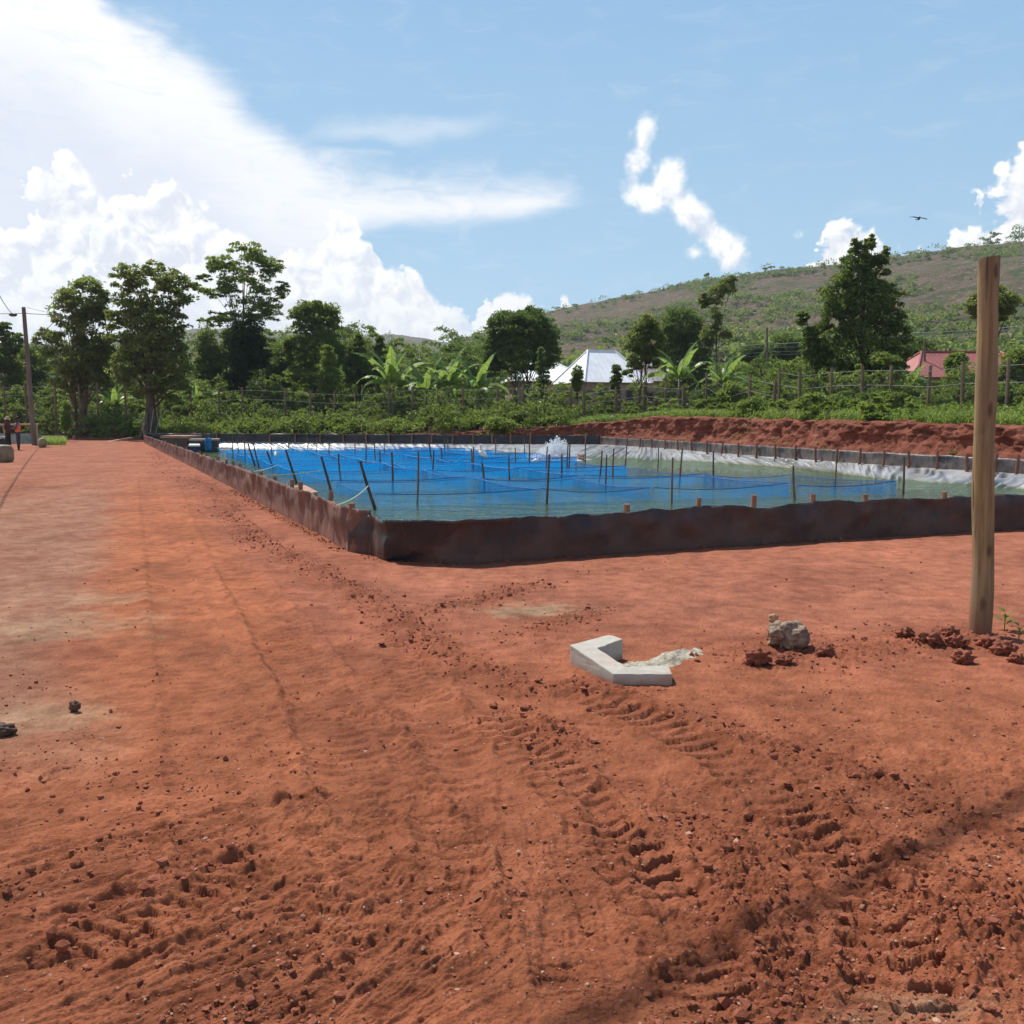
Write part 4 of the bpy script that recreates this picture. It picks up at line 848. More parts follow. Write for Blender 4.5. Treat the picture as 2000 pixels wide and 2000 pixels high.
# ---- fence of tall posts with mesh behind the pond
FENCE = [(-50, 78), (-34, 75.5), (-15, 70.6), (-4, 67.4), (3, 65.2), (8.6, 61.8), (12.3, 56.5), (14.4, 51), (16.0, 45.5), (17.8, 39), (20, 33), (23.5, 25), (28, 15)]
FP = [(-40, 752), (13, 752), (57, 750), (112, 750), (161, 748), (194, 748), (250, 742), (313, 745), (375, 762), (431, 760), (477.5, 756), (558, 758), (607, 762), (654, 764), (696, 765), (761, 762), (807, 755), (856, 757), (906, 756), (971, 753), (1022, 752), (1064, 754), (1114, 757), (1141, 762), (1202, 755), (1255, 746), (1297, 751), (1334, 752), (1376, 728), (1413, 748), (1460, 732), (1509, 742), (1519, 718), (1559, 726), (1619, 718), (1681, 714), (1736, 713), (1808, 714), (1875, 705), (1961, 701), (2050, 694), (2120, 690)]
FT = thing('perimeter_fence', 'tall fence of weathered wooden posts with dark mesh in front of the trees', 'fence', (0, 72.5, 0))
fpts = []
POSTW = simple('fence_post_wood', (.23, .165, .10), (.13, .095, .06), 10, .85, .4, .01, stretch=(1, 1, .2))
for i, (px, py) in enumerate(FP):
    q = at_px(FENCE, px); x, y = q[:2]; zt = D(px, py, y)[2]; zg = float(terrain([x], [y])[0]); k = np.linspace(0, 1, 5); l = (rr(i, 1) - .5) * .16
    P = np.stack([x + l * k, y + 0 * k, zg - .3 + (zt - zg + .3) * k], 1); MB().tube(P, .075 * (.9 + .3 * rr(i, 2)), 8).obj('post', POSTW, FT); fpts.append((x, y, zg, zt))
def fence_net():
    def fn(g):
        p = pos(g); d = g.n('ShaderNodeBsdfDiffuse'); d.inputs[0].default_value = (.055, .055, .045, 1); tr = g.n('ShaderNodeBsdfTransparent'); m = g.n('ShaderNodeMixShader')
        g.set(m.inputs[0], g.ramp(g.noise(p, .35, 3), .3, .7, .16, .34)); g.set(m.inputs[1], tr.outputs[0]); g.set(m.inputs[2], d.outputs[0]); return m.outputs[0]
    P = np.array([[(x, y - .09, zg + .15 + (min(zt - .5, zg + 2.2) - zg - .15) * j / 4) for j in range(5)] for x, y, zg, zt in fpts if True])
    MB().grid(P).obj('mesh_panel', material('fence_mesh', fn), FT)
    w = MB()
    for hgt in (.25, .9):
        Q = np.array([(x, y - .1, zt - hgt) for x, y, zg, zt in fpts]); w.tube(Q, .012, 4, False)
    w.obj('wire', simple('fence_wire', (.2, .19, .17), (.15, .14, .13)), FT)
fence_net()

# ---- power lines and poles
UPW = simple('utility_pole_wood', (.20, .155, .12), (.12, .09, .07), 6, .85, .4, .01, stretch=(1, 1, .15))
WIRE = simple('line_wire', (.05, .05, .055), (.04, .04, .045), 5, .5, .1)
WIREL = simple('weathered_wire', (.30, .31, .32), (.24, .25, .26), 5, .5, .1)
def upole(label, px, ptop, Y, zb, r, arm=0.0, stub=None):
    t_ = D(px, ptop, Y); t = thing('utility_pole', label, 'utility pole', (t_[0] + .1, Y, zb)); k = np.linspace(0, 1, 8)
    P = np.stack([t_[0] + .25 * (1 - k), Y + 0 * k, zb - .3 + (t_[2] - zb + .3) * k], 1); MB().tube(P, r * (1.2 - .35 * k), 12).obj('pole', UPW, t)
    if arm:
        b = MB().box((t_[0], Y - .12, t_[2] - .45), (arm, .09, .09)); b.obj('crossarm', UPW, t)
        for sx in (-.45, 0, .45): MB().tube([(t_[0] + sx * arm, Y - .12, t_[2] - .40), (t_[0] + sx * arm, Y - .12, t_[2] - .2)], [.05, .035], 8).obj('insulator', simple('porcelain', (.35, .3, .26)), t)
    return t, np.array(t_)
YP = 56.0
t1, top1 = upole('leaning grey utility pole at the end of the road on the left', 46, 600, YP, 0.0, .125)
br = MB(); br.tube([top1 + (0, 0, -.35), top1 + (2.0, .3, -.45)], .02, 6); br.tube([top1 + (1.9, .3, -.45), top1 + (.35, 0, -2.3)], .018, 6); br.tube([top1 + (2.0, .3, -.45), top1 + (2.3, .4, -2.2)], .010, 5); br.tube([top1 + (.2, 0, -.02), top1 + (2.0, .3, -.45)], .010, 5)
br.obj('stay_bracket', WIREL, t1)
fk = MB().ball(tuple(top1 + (-.55, -.15, -.45)), .16, 2, .1, 3, 1.5, (1.6, .8, .7)); fk.obj('wire_clamp', WIRE, t1)
rope('power_line', 'dark cable rising from the left utility pole out of the left edge', tuple(top1 + (-.5, -.1, -.5)), (-8.8, 14.0, 7.1), .75, .017, WIRE, None, 30)
rope('power_line', 'thin horizontal service wire leaving the left utility pole to the left', tuple(top1 + (0, 0, -.35)), tuple(top1 + (-24, 2, -.15)), .15, .02, WIREL)
rope('power_line', 'overhead cable passing above the yard', (-36.3, -16.3, 10.2), (43.1, 41.7, 10.2), .2, .034, WIRE, None, 40)
t2, top2 = upole('slim utility pole on the slope carrying three wires behind the bushes', 1498, 640, 98, 3.2, .12)
t3, top3 = upole('short grey utility pole standing left of the red roofed house', 1806, 662, 74, 2.2, .09)
for k, (yl, ym, yr) in enumerate(((676, 671, 662), (684, 679, 669), (692, 687, 677), (700, 693, 684))):
    A, B_, C_ = D(1380, yl, 104), D(1498, ym, 98), D(1640, yr, 92)
    for seg, (p, q) in enumerate(((A, B_), (B_, C_))): rope('power_line', '%s wire from the top on the %s side of the slim utility pole' % (ORD[k], ('left', 'right')[seg]), p, q, .12, .022, WIREL, 'wires on the slim utility pole')
for k, (yl, yr) in enumerate(((652, 628), (656, 634), (660, 640))): rope('power_line', '%s wire from the top in front of the hill right of the ovoid tree' % ORD[k], D(1720, yl, 90), D(2080, yr, 78), .2, .020, WIREL, 'wires in front of the hill on the right')

# ---- houses
def corr(name, c1, c2, dens, rough, metal):
    def fn(g):
        p = objco(g); n = g.noise(p, .8, 5); u = g.n('ShaderNodeUVMap')
        c = g.mix(g.ramp(n, .35, .7), c1, c2); w = g.n('ShaderNodeTexWave'); w.inputs['Scale'].default_value = dens; w.inputs['Distortion'].default_value = 0; g.set(w.inputs['Vector'], g.n('ShaderNodeTexCoord').outputs['UV'])
        st = g.noise(g.mapping(g.n('ShaderNodeTexCoord').outputs['UV'], (9, .8, 1)), 1.0, 4, .6); c = g.mix(g.ramp(st, .55, .75, 0, .5), c, tuple(x * .55 for x in c1))
        return pbr(g, c, rough, g.bump(w.outputs[0], .6, .03), metal, .4)
    return material(name, fn)
def roof_faces(name, faces, mat, parent, thick_=.05):
    o0 = ORG[parent.name]; me = bpy.data.meshes.new(name); V, F, UV = [], [], []
    for f in faces:
        f = [np.array(q, float) for q in f]; e = f[1] - f[0]; L = np.linalg.norm(e); e = e / L; nrm = np.cross(e, f[2] - f[0]); nrm /= np.linalg.norm(nrm); v = np.cross(nrm, e); F.append(list(range(len(V), len(V) + len(f))))
        for q in f: V.append(tuple(q - o0)); UV.append((float((q - f[0]) @ e), float((q - f[0]) @ v)))
    me.from_pydata(V, [], F); uvl = me.uv_layers.new(name='uv')
    for l in me.loops: uvl.data[l.index].uv = UV[l.vertex_index]
    me.materials.append(mat); o = link(name, me, parent); ORG[o.name] = o0; m = o.modifiers.new('t', 'SOLIDIFY'); m.thickness = thick_; return o
WR = corr('white_sheet_roof', (.93, .92, .90), (.82, .82, .81), .55, .40, .0); RR_ = corr('red_sheet_roof', (.33, .105, .085), (.26, .085, .07), .9, .55, .1)
PLAST = simple('beige_plaster', (.36, .28, .20), (.28, .21, .15), 3, .9, .2); DARKG = simple('dark_pane', (.03, .03, .035), (.02, .02, .025), 3, .3, .1)
def hip_house(name, label, near, angle, L, Wd, zb, ze, zr, roofm, ridge_in, wallm):
    t = thing(name, label, 'house', (near[0], near[1], zb)); c, s = math.cos(angle), math.sin(angle); ex, ey = np.array((c, s, 0)), np.array((-s, c, 0)); n0 = np.array((near[0], near[1], 0.0))
    P = lambda u, v, z: n0 + ex * u + ey * v + np.array((0, 0, z)); ov = .45
    a, b, cc, d = P(-ov, -ov, ze), P(L + ov, -ov, ze), P(L + ov, Wd + ov, ze), P(-ov, Wd + ov, ze); r0, r1 = P(ridge_in, Wd / 2, zr), P(L - ridge_in, Wd / 2, zr)
    roof_faces('roof', [(a, b, r1, r0), (b, cc, r1), (cc, d, r0, r1), (d, a, r0)], roofm, t)
    rc = MB()
    for p, q in ((a, r0), (r0, r1), (r1, b), (d, r0)): rc.tube([p + (0, 0, .05), q + (0, 0, .05)], .09, 6)
    rc.obj('ridge_cap', roofm, t)
    w = MB(); w.prism([tuple(P(u, v, 0)[:2]) for u, v in ((0, 0), (L, 0), (L, Wd), (0, Wd))], zb - 1, ze + .02); w.obj('wall', wallm, t)
    for k, u in enumerate((.25, .72)):
        q = P(L * u, -.02, zb + 1.7); m = MB().box(q, (1.0, .1, 1.1), angle); wf = m.obj('window', simple('window_frame', (.3, .26, .2)), t); mm = MB().box(P(L * u, -.06, zb + 1.7), (.84, .06, .94), angle); mm.obj('pane', DARKG, wf)
    dd = P(L * .48, -.03, zb + 1.05); MB().box(dd, (.95, .1, 2.1), angle).obj('door', simple('door_paint', (.16, .08, .05)), t)
    return t
hc = D(1146, 744, 92); hip_house('house', 'small house with shiny white metal hip roof behind the fence', hc[:2], .38, 6.6, 6.8, 2.2, hc[2] - .1, hc[2] + 3.15, WR, 1.75, PLAST)
h2 = D(1000, 748, 100); hip_house('house', 'low house with white metal roof half hidden behind the round mango tree', h2[:2], .12, 8.0, 6.5, 2.2, h2[2] + .2, h2[2] + 2.2, WR, 2.6, PLAST)
h3 = D(1246, 748, 108); hip_house('house', 'house with dull brown metal roof right of the white roofed house', h3[:2], .1, 5.2, 6.0, 2.4, h3[2] + .2, h3[2] + 2.7, corr('dull_sheet_roof', (.34, .30, .26), (.26, .22, .19), .55, .5, .2), 1.0, PLAST)
h4 = D(1796, 737, 72); hip_house('house', 'house with faded red metal roof behind the bushes on the right', h4[:2], .06, 9.2, 6.5, 2.3, h4[2], h4[2] + 2.1, RR_, 1.7, PLAST)
h5 = D(1890, 722, 82); hip_house('house', 'second red roofed house farther back behind the tall wooden post', h5[:2], .02, 5.2, 6.0, 2.8, h5[2] + .1, h5[2] + 1.7, corr('red_sheet_roof_far', (.44, .15, .13), (.36, .12, .10), .9, .55, .1), .9, simple('dark_gable', (.14, .07, .055)))
h6 = D(1486, 731, 112); hip_house('house', 'distant small house with orange red roof left of the ovoid tree', h6[:2], .0, 1.9, 5, 3.0, h6[2], h6[2] + .9, corr('orange_roof', (.48, .14, .09), (.4, .12, .08), .9, .6, .1), .3, PLAST)
h7 = D(1450, 733, 112); hip_house('house', 'distant tiny house with pale flat roof beside the orange red roof', h7[:2], .0, 1.6, 5, 3.0, h7[2] + .1, h7[2] + .6, simple('pale_sheet', (.6, .55, .45), (.5, .45, .38)), .3, PLAST)

# ---- structures on the far left
def rail():
    Y = 58.0; t = thing('wooden_rail', 'rough wooden rail on posts beside the second pond on the far left', 'railing', D(72, 862, Y))
    a, b = D(-60, 829, Y), D(76, 829, Y); MB().tube([a, tuple((np.array(a) + b) / 2 + (0, 0, -.02)), b], .055, 8).obj('top_rail', simple('rail_wood', (.42, .31, .17), (.3, .21, .11), 8), t)
    for px in (-40, 8, 72): MB().tube([(*D(px, 829, Y)[:2], -.2), D(px, 828, Y)], .06, 8).obj('post', simple('rail_wood', (.42, .31, .17)), t)
    c = MB(); c.tube([D(4, 832, Y), (*D(14, 829, Y)[:2], .1)], .035, 6); c.obj('brace', POSTW, t)
rail()
def tank():
    Y = 60.0; a, b = D(-60, 866, Y), D(70, 866, Y); P = [(a[0], Y), (b[0], Y), (b[0] - .6, Y + 2), (a[0], Y + 2)]
    t = thing('lined_tank', 'low raised tank lined with pale teal sheet on the far left', 'tank', (b[0], Y, 0)); w = MB(); w.prism(P, -.3, .62); w.obj('side_sheet', simple('teal_sheet', (.10, .20, .18), (.30, .34, .30), 2, .4, .3), t)
    i = MB(); i.add([(x, y, .5) for x, y in P], np.array([(0, 1, 2, 3)])); i.obj('water_surface', simple('tank_water', (.10, .17, .14), (.07, .12, .10), 2, .08, .2), t)
tank()
stone('sandbag', 'rounded mossy sandbag at the corner of the teal lined tank', 'sandbag', 83, 874, 16, simple('mossy_sack', (.30, .25, .12), (.2, .17, .08), 4), 31, (1, 1, 1.15), .12, 3, .1)
stone('sandbag', 'stained olive sandbag cut by the left edge beside the road', 'sandbag', 4, 903, 32, simple('olive_sack', (.27, .21, .13), (.16, .13, .075), 4), 33, (1, 1, 1.0), .12, 4, .15, boxy=.5)
tag(MB().tube([D(-50, 866, 52), D(20, 866, 53)], .42, 18).obj('black_pipe', simple('black_pipe_plastic', (.03, .024, .024), (.05, .03, .028), 4, .6, .2)), 'large black pipe lying on the ground at the far left', 'pipe')
def heap(name, label, pxc, py, Y, w, d, h, mat, seed):
    c = D(pxc, py, Y); n = 40; gx = np.linspace(-1, 1, n); X, Yy = np.meshgrid(gx, gx, indexing='ij'); r = np.hypot(X, Yy) + .25 * fbm(X * 2 + seed, Yy * 2, seed, 3)
    Z = h * sstep(1, .1, r) * (1 + .5 * billow(X * 4, Yy * 4, seed + 1, 4)) - .12 * (r > .95); V = np.stack([c[0] + X * w, Y + Yy * d, Z], -1)
    tag(MB().grid(V).obj(name, mat, loc=(c[0], Y, 0), smooth=True), label, 'mound')
BE = MATS['bank_earth']
heap('soil_mound', 'dark mound of soil and roots at the foot of the left tree', 165, 866, 72, 2.4, 1.5, 1.05, simple('dark_soil', (.075, .035, .024), (.12, .055, .036), 3, .95, .8, .05), 701)
heap('soil_mound', 'reddish mound of soil behind the long thin plank', 228, 862, 72, 1.9, 1.2, .75, BE, 703)

# ---- people
def skin_body(name, J, E_, parent, mats, pick, loc):
    me = bpy.data.meshes.new(name + '_skeleton'); me.from_pydata([j[0] for j in J], E_, []); o = bpy.data.objects.new(name + '_skeleton', me); COL.objects.link(o)
    m = o.modifiers.new('skin', 'SKIN'); m.use_smooth_shade = True
    for i, j in enumerate(J): me.skin_vertices[0].data[i].radius = (j[1], j[2] if len(j) > 2 else j[1])
    me.skin_vertices[0].data[0].use_root = True; s = o.modifiers.new('sub', 'SUBSURF'); s.levels = 2; s.render_levels = 2
    dg = bpy.context.evaluated_depsgraph_get(); dg.update(); nm = bpy.data.meshes.new_from_object(o.evaluated_get(dg)); bpy.data.objects.remove(o); nm.name = name; nm.materials.clear()
    for mt in mats: nm.materials.append(mt)
    for p in nm.polygons: p.material_index = pick(p.center)
    b = link(name, nm, parent); ORG[b.name] = ORG[parent.name]; return b
SKIN = simple('dark_skin', (.075, .038, .024), (.06, .03, .02), 10, .55, .05)
def person(label, px, pfoot, Y, face, shirt, trousers, boots, arm, hat=None, vest=None, h=1.72):
    b = D(px, pfoot, Y); t = thing('person', label, 'person', (b[0], b[1], b[2])); t.rotation_euler = (0, 0, face); k = h / 1.72
    J = [((0, 0, .95), .135, .10), ((0, 0, 1.12), .125, .092), ((0, .01, 1.30), .150, .105), ((0, 0, 1.43), .11, .08), ((0, -.01, 1.50), .055, .055), ((0, -.02, 1.58), .075, .085), ((0, -.02, 1.66), .078, .092), ((0, -.01, 1.72), .055, .065)]
    E_ = [(i, i + 1) for i in range(7)]
    for s, ar in ((-1, arm[0]), (1, arm[1])):
        n = len(J); J += [((s * .09, 0, .86), .088, .092), ((s * .10, -.01 * s, .50), .060, .065), ((s * .105, .02 * s, .12), .043, .045), ((s * .11, -.02, .04), .042, .042), ((s * .12, -.16, .025), .035, .026)]; E_ += [(0, n), (n, n + 1), (n + 1, n + 2), (n + 2, n + 3), (n + 3, n + 4)]
        n = len(J); el, ha = ar; J += [((s * .19, 0, 1.40), .058, .058), ((s * el[0], el[1], el[2]), .042, .042), ((s * ha[0], ha[1], ha[2]), .030, .030), ((s * ha[0], ha[1] - .08, ha[2] - .02), .034, .022)]; E_ += [(3, n), (n, n + 1), (n + 1, n + 2), (n + 2, n + 3)]
    J = [(tuple(c * k for c in j[0]), *[q * k for q in j[1:]]) for j in J]
    def pick(c):
        z = c.z / k
        if z < .28: return 3
        if z > 1.475: return 0
        if abs(c.x) > .20 * k and z < 1.22: return 0
        return 2 if z < .97 else 1
    skin_body('body', J, E_, t, [SKIN, shirt, trousers, boots], pick, b)
    o0 = ORG[t.name]
    hair = MB().ball(o0 + np.array((0, .0, 1.685)) * k, .098 * k, 3, .04, 4, 2, (.9, 1.05, .72)); hair.obj('hair', simple('black_hair', (.012, .010, .009)), t, smooth=True)
    if hat:
        m = MB(); a = np.linspace(0, 2 * math.pi, 25); prof = ((.19, 1.70), (.13, 1.715), (.105, 1.735), (.10, 1.80), (.07, 1.835), (.005, 1.84)); m.grid(np.array([[(o0[0] + r * k * math.cos(q), o0[1] - .02 * k + r * k * math.sin(q), o0[2] + z * k) for q in a] for r, z in prof])); m.obj('hat', hat, t, smooth=True)
    if vest:
        m = MB(); a = np.linspace(0, 2 * math.pi, 21); rows_ = []
        for z, rx, ry in ((1.0, .172, .135), (1.15, .165, .130), (1.30, .185, .14), (1.40, .175, .125), (1.455, .12, .10)): rows_.append([(o0[0] + rx * k * math.cos(q), o0[1] + ry * k * math.sin(q), o0[2] + z * k) for q in a])
        m.grid(np.array(rows_)); m.obj('safety_vest', vest, t, smooth=True)
DOWN = ((.24, .03, 1.14), (.22, -.12, .92)); UPA = ((.26, -.05, 1.16), (.10, -.26, 1.16))
person('person in a dark red shirt and round straw hat near the left edge', 17, 882, 47, math.radians(80), simple('red_shirt', (.12, .035, .03), (.08, .025, .02)), simple('dark_trousers', (.035, .028, .03), (.025, .02, .02)), simple('black_boots', (.015, .014, .014)), (UPA, DOWN), simple('straw_hat', (.50, .34, .16), (.38, .25, .12), 12), None, 1.62)
person('person in an orange safety vest and blue shirt standing beside the utility pole', 37, 883, 47, math.radians(-75), simple('blue_shirt', (.06, .12, .22), (.045, .09, .17)), simple('grey_trousers', (.06, .05, .06), (.04, .035, .04)), simple('black_boots', (.015, .014, .014)), (DOWN, UPA), None, simple('orange_vest', (.72, .17, .06), (.60, .13, .05), 6), 1.72)

# ---- birds
WHITE = simple('white_feathers', (.78, .77, .72), (.68, .66, .60), 12, .8, .2)
BEAK = simple('yellow_beak', (.55, .36, .06)); LEGM = simple('dark_leg', (.03, .03, .025)); 
def egret(label, foot, s, face, crouch=0.0):
    t = thing('egret', label, 'bird', foot); f = np.array(foot, float); c, sn = math.cos(face), math.sin(face); L = lambda x, z, y=0: f + np.array((x * c - y * sn, x * sn + y * c, z)) * s
    lg = .20 * (1 - crouch)
    P = [L(-.24, lg + .02), L(-.17, lg + .06), L(-.06, lg + .13), L(.05, lg + .20), L(.10, lg + .27), L(.10, lg + .33), L(.07, lg + .40), L(.07, lg + .46), L(.10, lg + .495), L(.135, lg + .49)]
    if crouch: P = [L(-.24, lg + .03), L(-.15, lg + .06), L(-.04, lg + .09), L(.08, lg + .10), L(.15, lg + .13), L(.17, lg + .17), L(.16, lg + .2), L(.16, lg + .23), L(.19, lg + .245), L(.22, lg + .24)]
    MB().tube(P, [.008, .040, .075, .072, .045, .028, .024, .024, .030, .012], 12).obj('body', WHITE, t, smooth=True)
    e = P[-1]; MB().tube([e, e + np.array((.09 * c, .09 * sn, -.012)) * s], [.011 * s, .002], 6).obj('beak', BEAK, t)
    for y in (-.025, .025): MB().tube([L(-.01, lg + .09, y), L(.0, lg * .5, y), L(-.01, 0, y)], .006 * s, 5).obj('leg', LEGM, t)
egret('white egret perched on top of a pole in the middle of the pond', D(941.8, 903, 25.0), .66, math.radians(150))
egret('white egret crouching on the blue nets near the splashing water', D(1046, 903, 36), .62, math.radians(5), .95)
egret('white egret perched at the left end of the blue nets', D(539, 899, 44), .85, math.radians(100))
def kite():
    c = np.array(D(1795, 426, 62)); t = thing('flying_bird', 'dark bird of prey gliding with spread wings in the blue sky', 'bird', tuple(c)); dk = simple('dark_feathers', (.045, .050, .062), (.03, .033, .042), 8)
    MB().tube([c + (0.10, .34, -.02), c + (.05, .15, -.01), c, c + (-.04, -.2, .01), c + (-.06, -.30, .0)], [.05, .075, .085, .05, .015], 10).obj('body', dk, t, smooth=True)
    for s, tip in ((-1, .12), (1, -.11)):
        k = np.linspace(0, 1, 9); P = np.array([[(c[0] + s * .56 * q, c[1] + .03 + .10 * math.sin(q * 2.6) + (w - .5) * (.26 - .12 * q), c[2] + (.06 * math.sin(q * 3) + tip * q * .6) + .008 * w) for w in np.linspace(0, 1, 5)] for q in k]); thick(MB().grid(P).obj('wing', dk, t, smooth=True), .012)
    P = np.array([[(c[0] + (i - 1) * .07, c[1] + .30 + .16 * j, c[2] - .02) for j in (0, 1)] for i in range(3)]); thick(MB().grid(P).obj('tail', dk, t), .012)
kite()
# ---- paddle aerator throwing up water
def spray():
    c = np.array(D(1085, 889, 44)); c[2] = WZ; r_ = np.random.default_rng(5); n = 14000; u = r_.random(n)
    vx = r_.normal(.05, .42, n); top = .18 + .95 * r_.random(n) ** 2.2 * np.exp(-((vx - .1) / .8) ** 2) * (.6 + .8 * np.clip(perlin(vx * 5, u * 0, 3) + .5, 0, 1)); k = .5 + .5 * r_.random(n) * np.where(r_.random(n) < .5, 1, -1)
    x = vx * (.5 + k * .8); z = top * 4 * k * (1 - k) * .95 + .015; y = r_.normal(0, .28, n); s = .008 + .018 * r_.random(n) ** 4
    V0, F0 = np.array([(1, 0, 0), (-1, 0, 0), (0, 1, 0), (0, -1, 0), (0, 0, 1.6), (0, 0, -1.6)]), np.array([(0, 2, 4), (2, 1, 4), (1, 3, 4), (3, 0, 4), (2, 0, 5), (1, 2, 5), (3, 1, 5), (0, 3, 5)])
    V = V0[None] * s[:, None, None]; V[..., 0] += x[:, None]; V[..., 1] += y[:, None]; V[..., 2] += z[:, None]
    def fn(g):
        d = g.n('ShaderNodeBsdfDiffuse'); d.inputs[0].default_value = (.85, .88, .9, 1); t_ = g.n('ShaderNodeBsdfTranslucent'); t_.inputs[0].default_value = (.9, .92, .95, 1); m = g.n('ShaderNodeMixShader'); m.inputs[0].default_value = .5; g.set(m.inputs[1], d.outputs[0]); g.set(m.inputs[2], t_.outputs[0]); return m.outputs[0]
    sp = material('white_spray', fn); t = thing('aerator', 'aerator throwing up a white splash of water at the far end of the pond', 'aerator', tuple(c))
    F = (F0[None] + (np.arange(n) * 6)[:, None, None]).reshape(-1, 3); o = link('spray', raw_mesh('spray', V.reshape(-1, 3), [F], sp), t); ORG[o.name] = c
    fo = MB(); q = np.linspace(0, 2 * math.pi, 40); fo.grid(np.array([[(c[0] + r * 1.5 * math.cos(a) * (1 + .2 * math.sin(a * 5)), c[1] + r * 1.3 * math.sin(a), WZ + .012 + .05 * (1 - r) * (1 + math.sin(a * 7 + r * 9))) for a in q] for r in (.02, .3, .55, .8, 1.0)])); fo.obj('foam', sp, t, smooth=True)
    MB().box(c + (1.15, .1, .12), (.3, .5, .28), .3).obj('motor_housing', simple('aerator_body', (.40, .14, .10)), t); MB().tube([c + (-.9, .1, .12), c + (1.0, .1, .12)], .04, 8).obj('paddle_shaft', LEGM, t)
spray()
# ------------------------------------------------------------------ vegetation
def leafmat(name, c, c2, trans, rough=.48, spec=.25, tf=.45):
    def fn(g):
        ri = g.n('ShaderNodeNewGeometry').outputs['Random Per Island']; n = g.noise(pos(g), .35, 3)
        col = g.mix(g.m('ADD', g.m('MULTIPLY', ri, .75), g.m('MULTIPLY', g.m('SUBTRACT', n, .35), .7), clamp=True), c, c2)
        b = pbr(g, col, rough, None, 0, spec); t = g.n('ShaderNodeBsdfTranslucent'); g.set(t.inputs[0], g.mix(ri, trans, tuple(x * .6 for x in trans)))
        m = g.n('ShaderNodeMixShader'); m.inputs[0].default_value = tf; g.set(m.inputs[1], b); g.set(m.inputs[2], t.outputs[0]); return m.outputs[0]
    return material(name, fn)
LEAF = {
 'dark': leafmat('leaf_dark', (0.050, 0.092, 0.021), (0.112, 0.168, 0.035), (0.224, 0.331, 0.052)),
 'mid': leafmat('leaf_mid', (0.077, 0.124, 0.025), (0.175, 0.225, 0.048), (0.336, 0.450, 0.072)),
 'olive': leafmat('leaf_olive', (0.081, 0.116, 0.029), (0.182, 0.208, 0.053), (0.350, 0.427, 0.082)),
 'mango': leafmat('leaf_mango', (0.048, 0.094, 0.021), (0.126, 0.187, 0.037), (0.210, 0.320, 0.046), .38),
 'light': leafmat('leaf_light', (0.099, 0.154, 0.030), (0.196, 0.263, 0.057), (0.381, 0.515, 0.085)),
 'banana': leafmat('leaf_banana', (0.095, 0.170, 0.038), (0.190, 0.273, 0.071), (0.358, 0.515, 0.095), .40),
 'shiny': leafmat('leaf_shiny', (0.065, 0.102, 0.023), (0.147, 0.184, 0.037), (0.266, 0.355, 0.056), .34, .5),
 'ivy': leafmat('leaf_ivy', (0.020, 0.041, 0.012), (0.047, 0.074, 0.019), (0.078, 0.134, 0.024)),
 'under': leafmat('leaf_under', (0.074, 0.122, 0.025), (0.168, 0.221, 0.049), (0.336, 0.464, 0.076)),
 'wood': leafmat('leaf_wood', (0.059, 0.097, 0.024), (0.140, 0.175, 0.041), (0.280, 0.367, 0.062)),
}
BARK = simple('bark', (.115, .085, .062), (.060, .045, .034), 7, .9, .6, .02, stretch=(1, 1, .25))
BARKR = simple('bark_reddish', (.17, .105, .07), (.09, .055, .038), 7, .9, .6, .02, stretch=(1, 1, .25))
def leaves(C, out, size, r_, aspect=.45, droop=.35, up=.35, jit=.8):
    n = len(C); ax = out * .7 + r_.normal(0, jit, (n, 3)) * .8; ax[:, 2] -= droop; ax /= np.linalg.norm(ax, axis=1, keepdims=True) + 1e-9
    nn = r_.normal(0, .55, (n, 3)) + out * .35; nn[:, 2] += up * 1.8; sd = np.cross(ax, nn); sd /= np.linalg.norm(sd, axis=1, keepdims=True) + 1e-9
    s = size * (.65 + .7 * r_.random(n)); L = ax * s[:, None] * .5; Wd = sd * (s * aspect * .5)[:, None]; up_ = np.cross(sd, ax) * (s * .10)[:, None]
    V = np.stack([C - L, C + Wd + up_ - L * .1, C + L - up_ * .6, C - Wd + up_ - L * .1], 1).reshape(-1, 3)
    return V, np.arange(n * 4).reshape(n, 4)
def clump_points(cen, rad, per, r_, flat=.75):
    m = len(cen); d = r_.normal(size=(m, per, 3)); d /= np.linalg.norm(d, axis=2, keepdims=True); d[..., 2] = np.where(d[..., 2] < -.25, -d[..., 2] * .7, d[..., 2])
    rr_ = rad[:, None, None] * (.45 + .6 * r_.random((m, per, 1)) ** .6); P = cen[:, None] + d * rr_ * np.array((1, 1, flat)); return P.reshape(-1, 3), d.reshape(-1, 3)
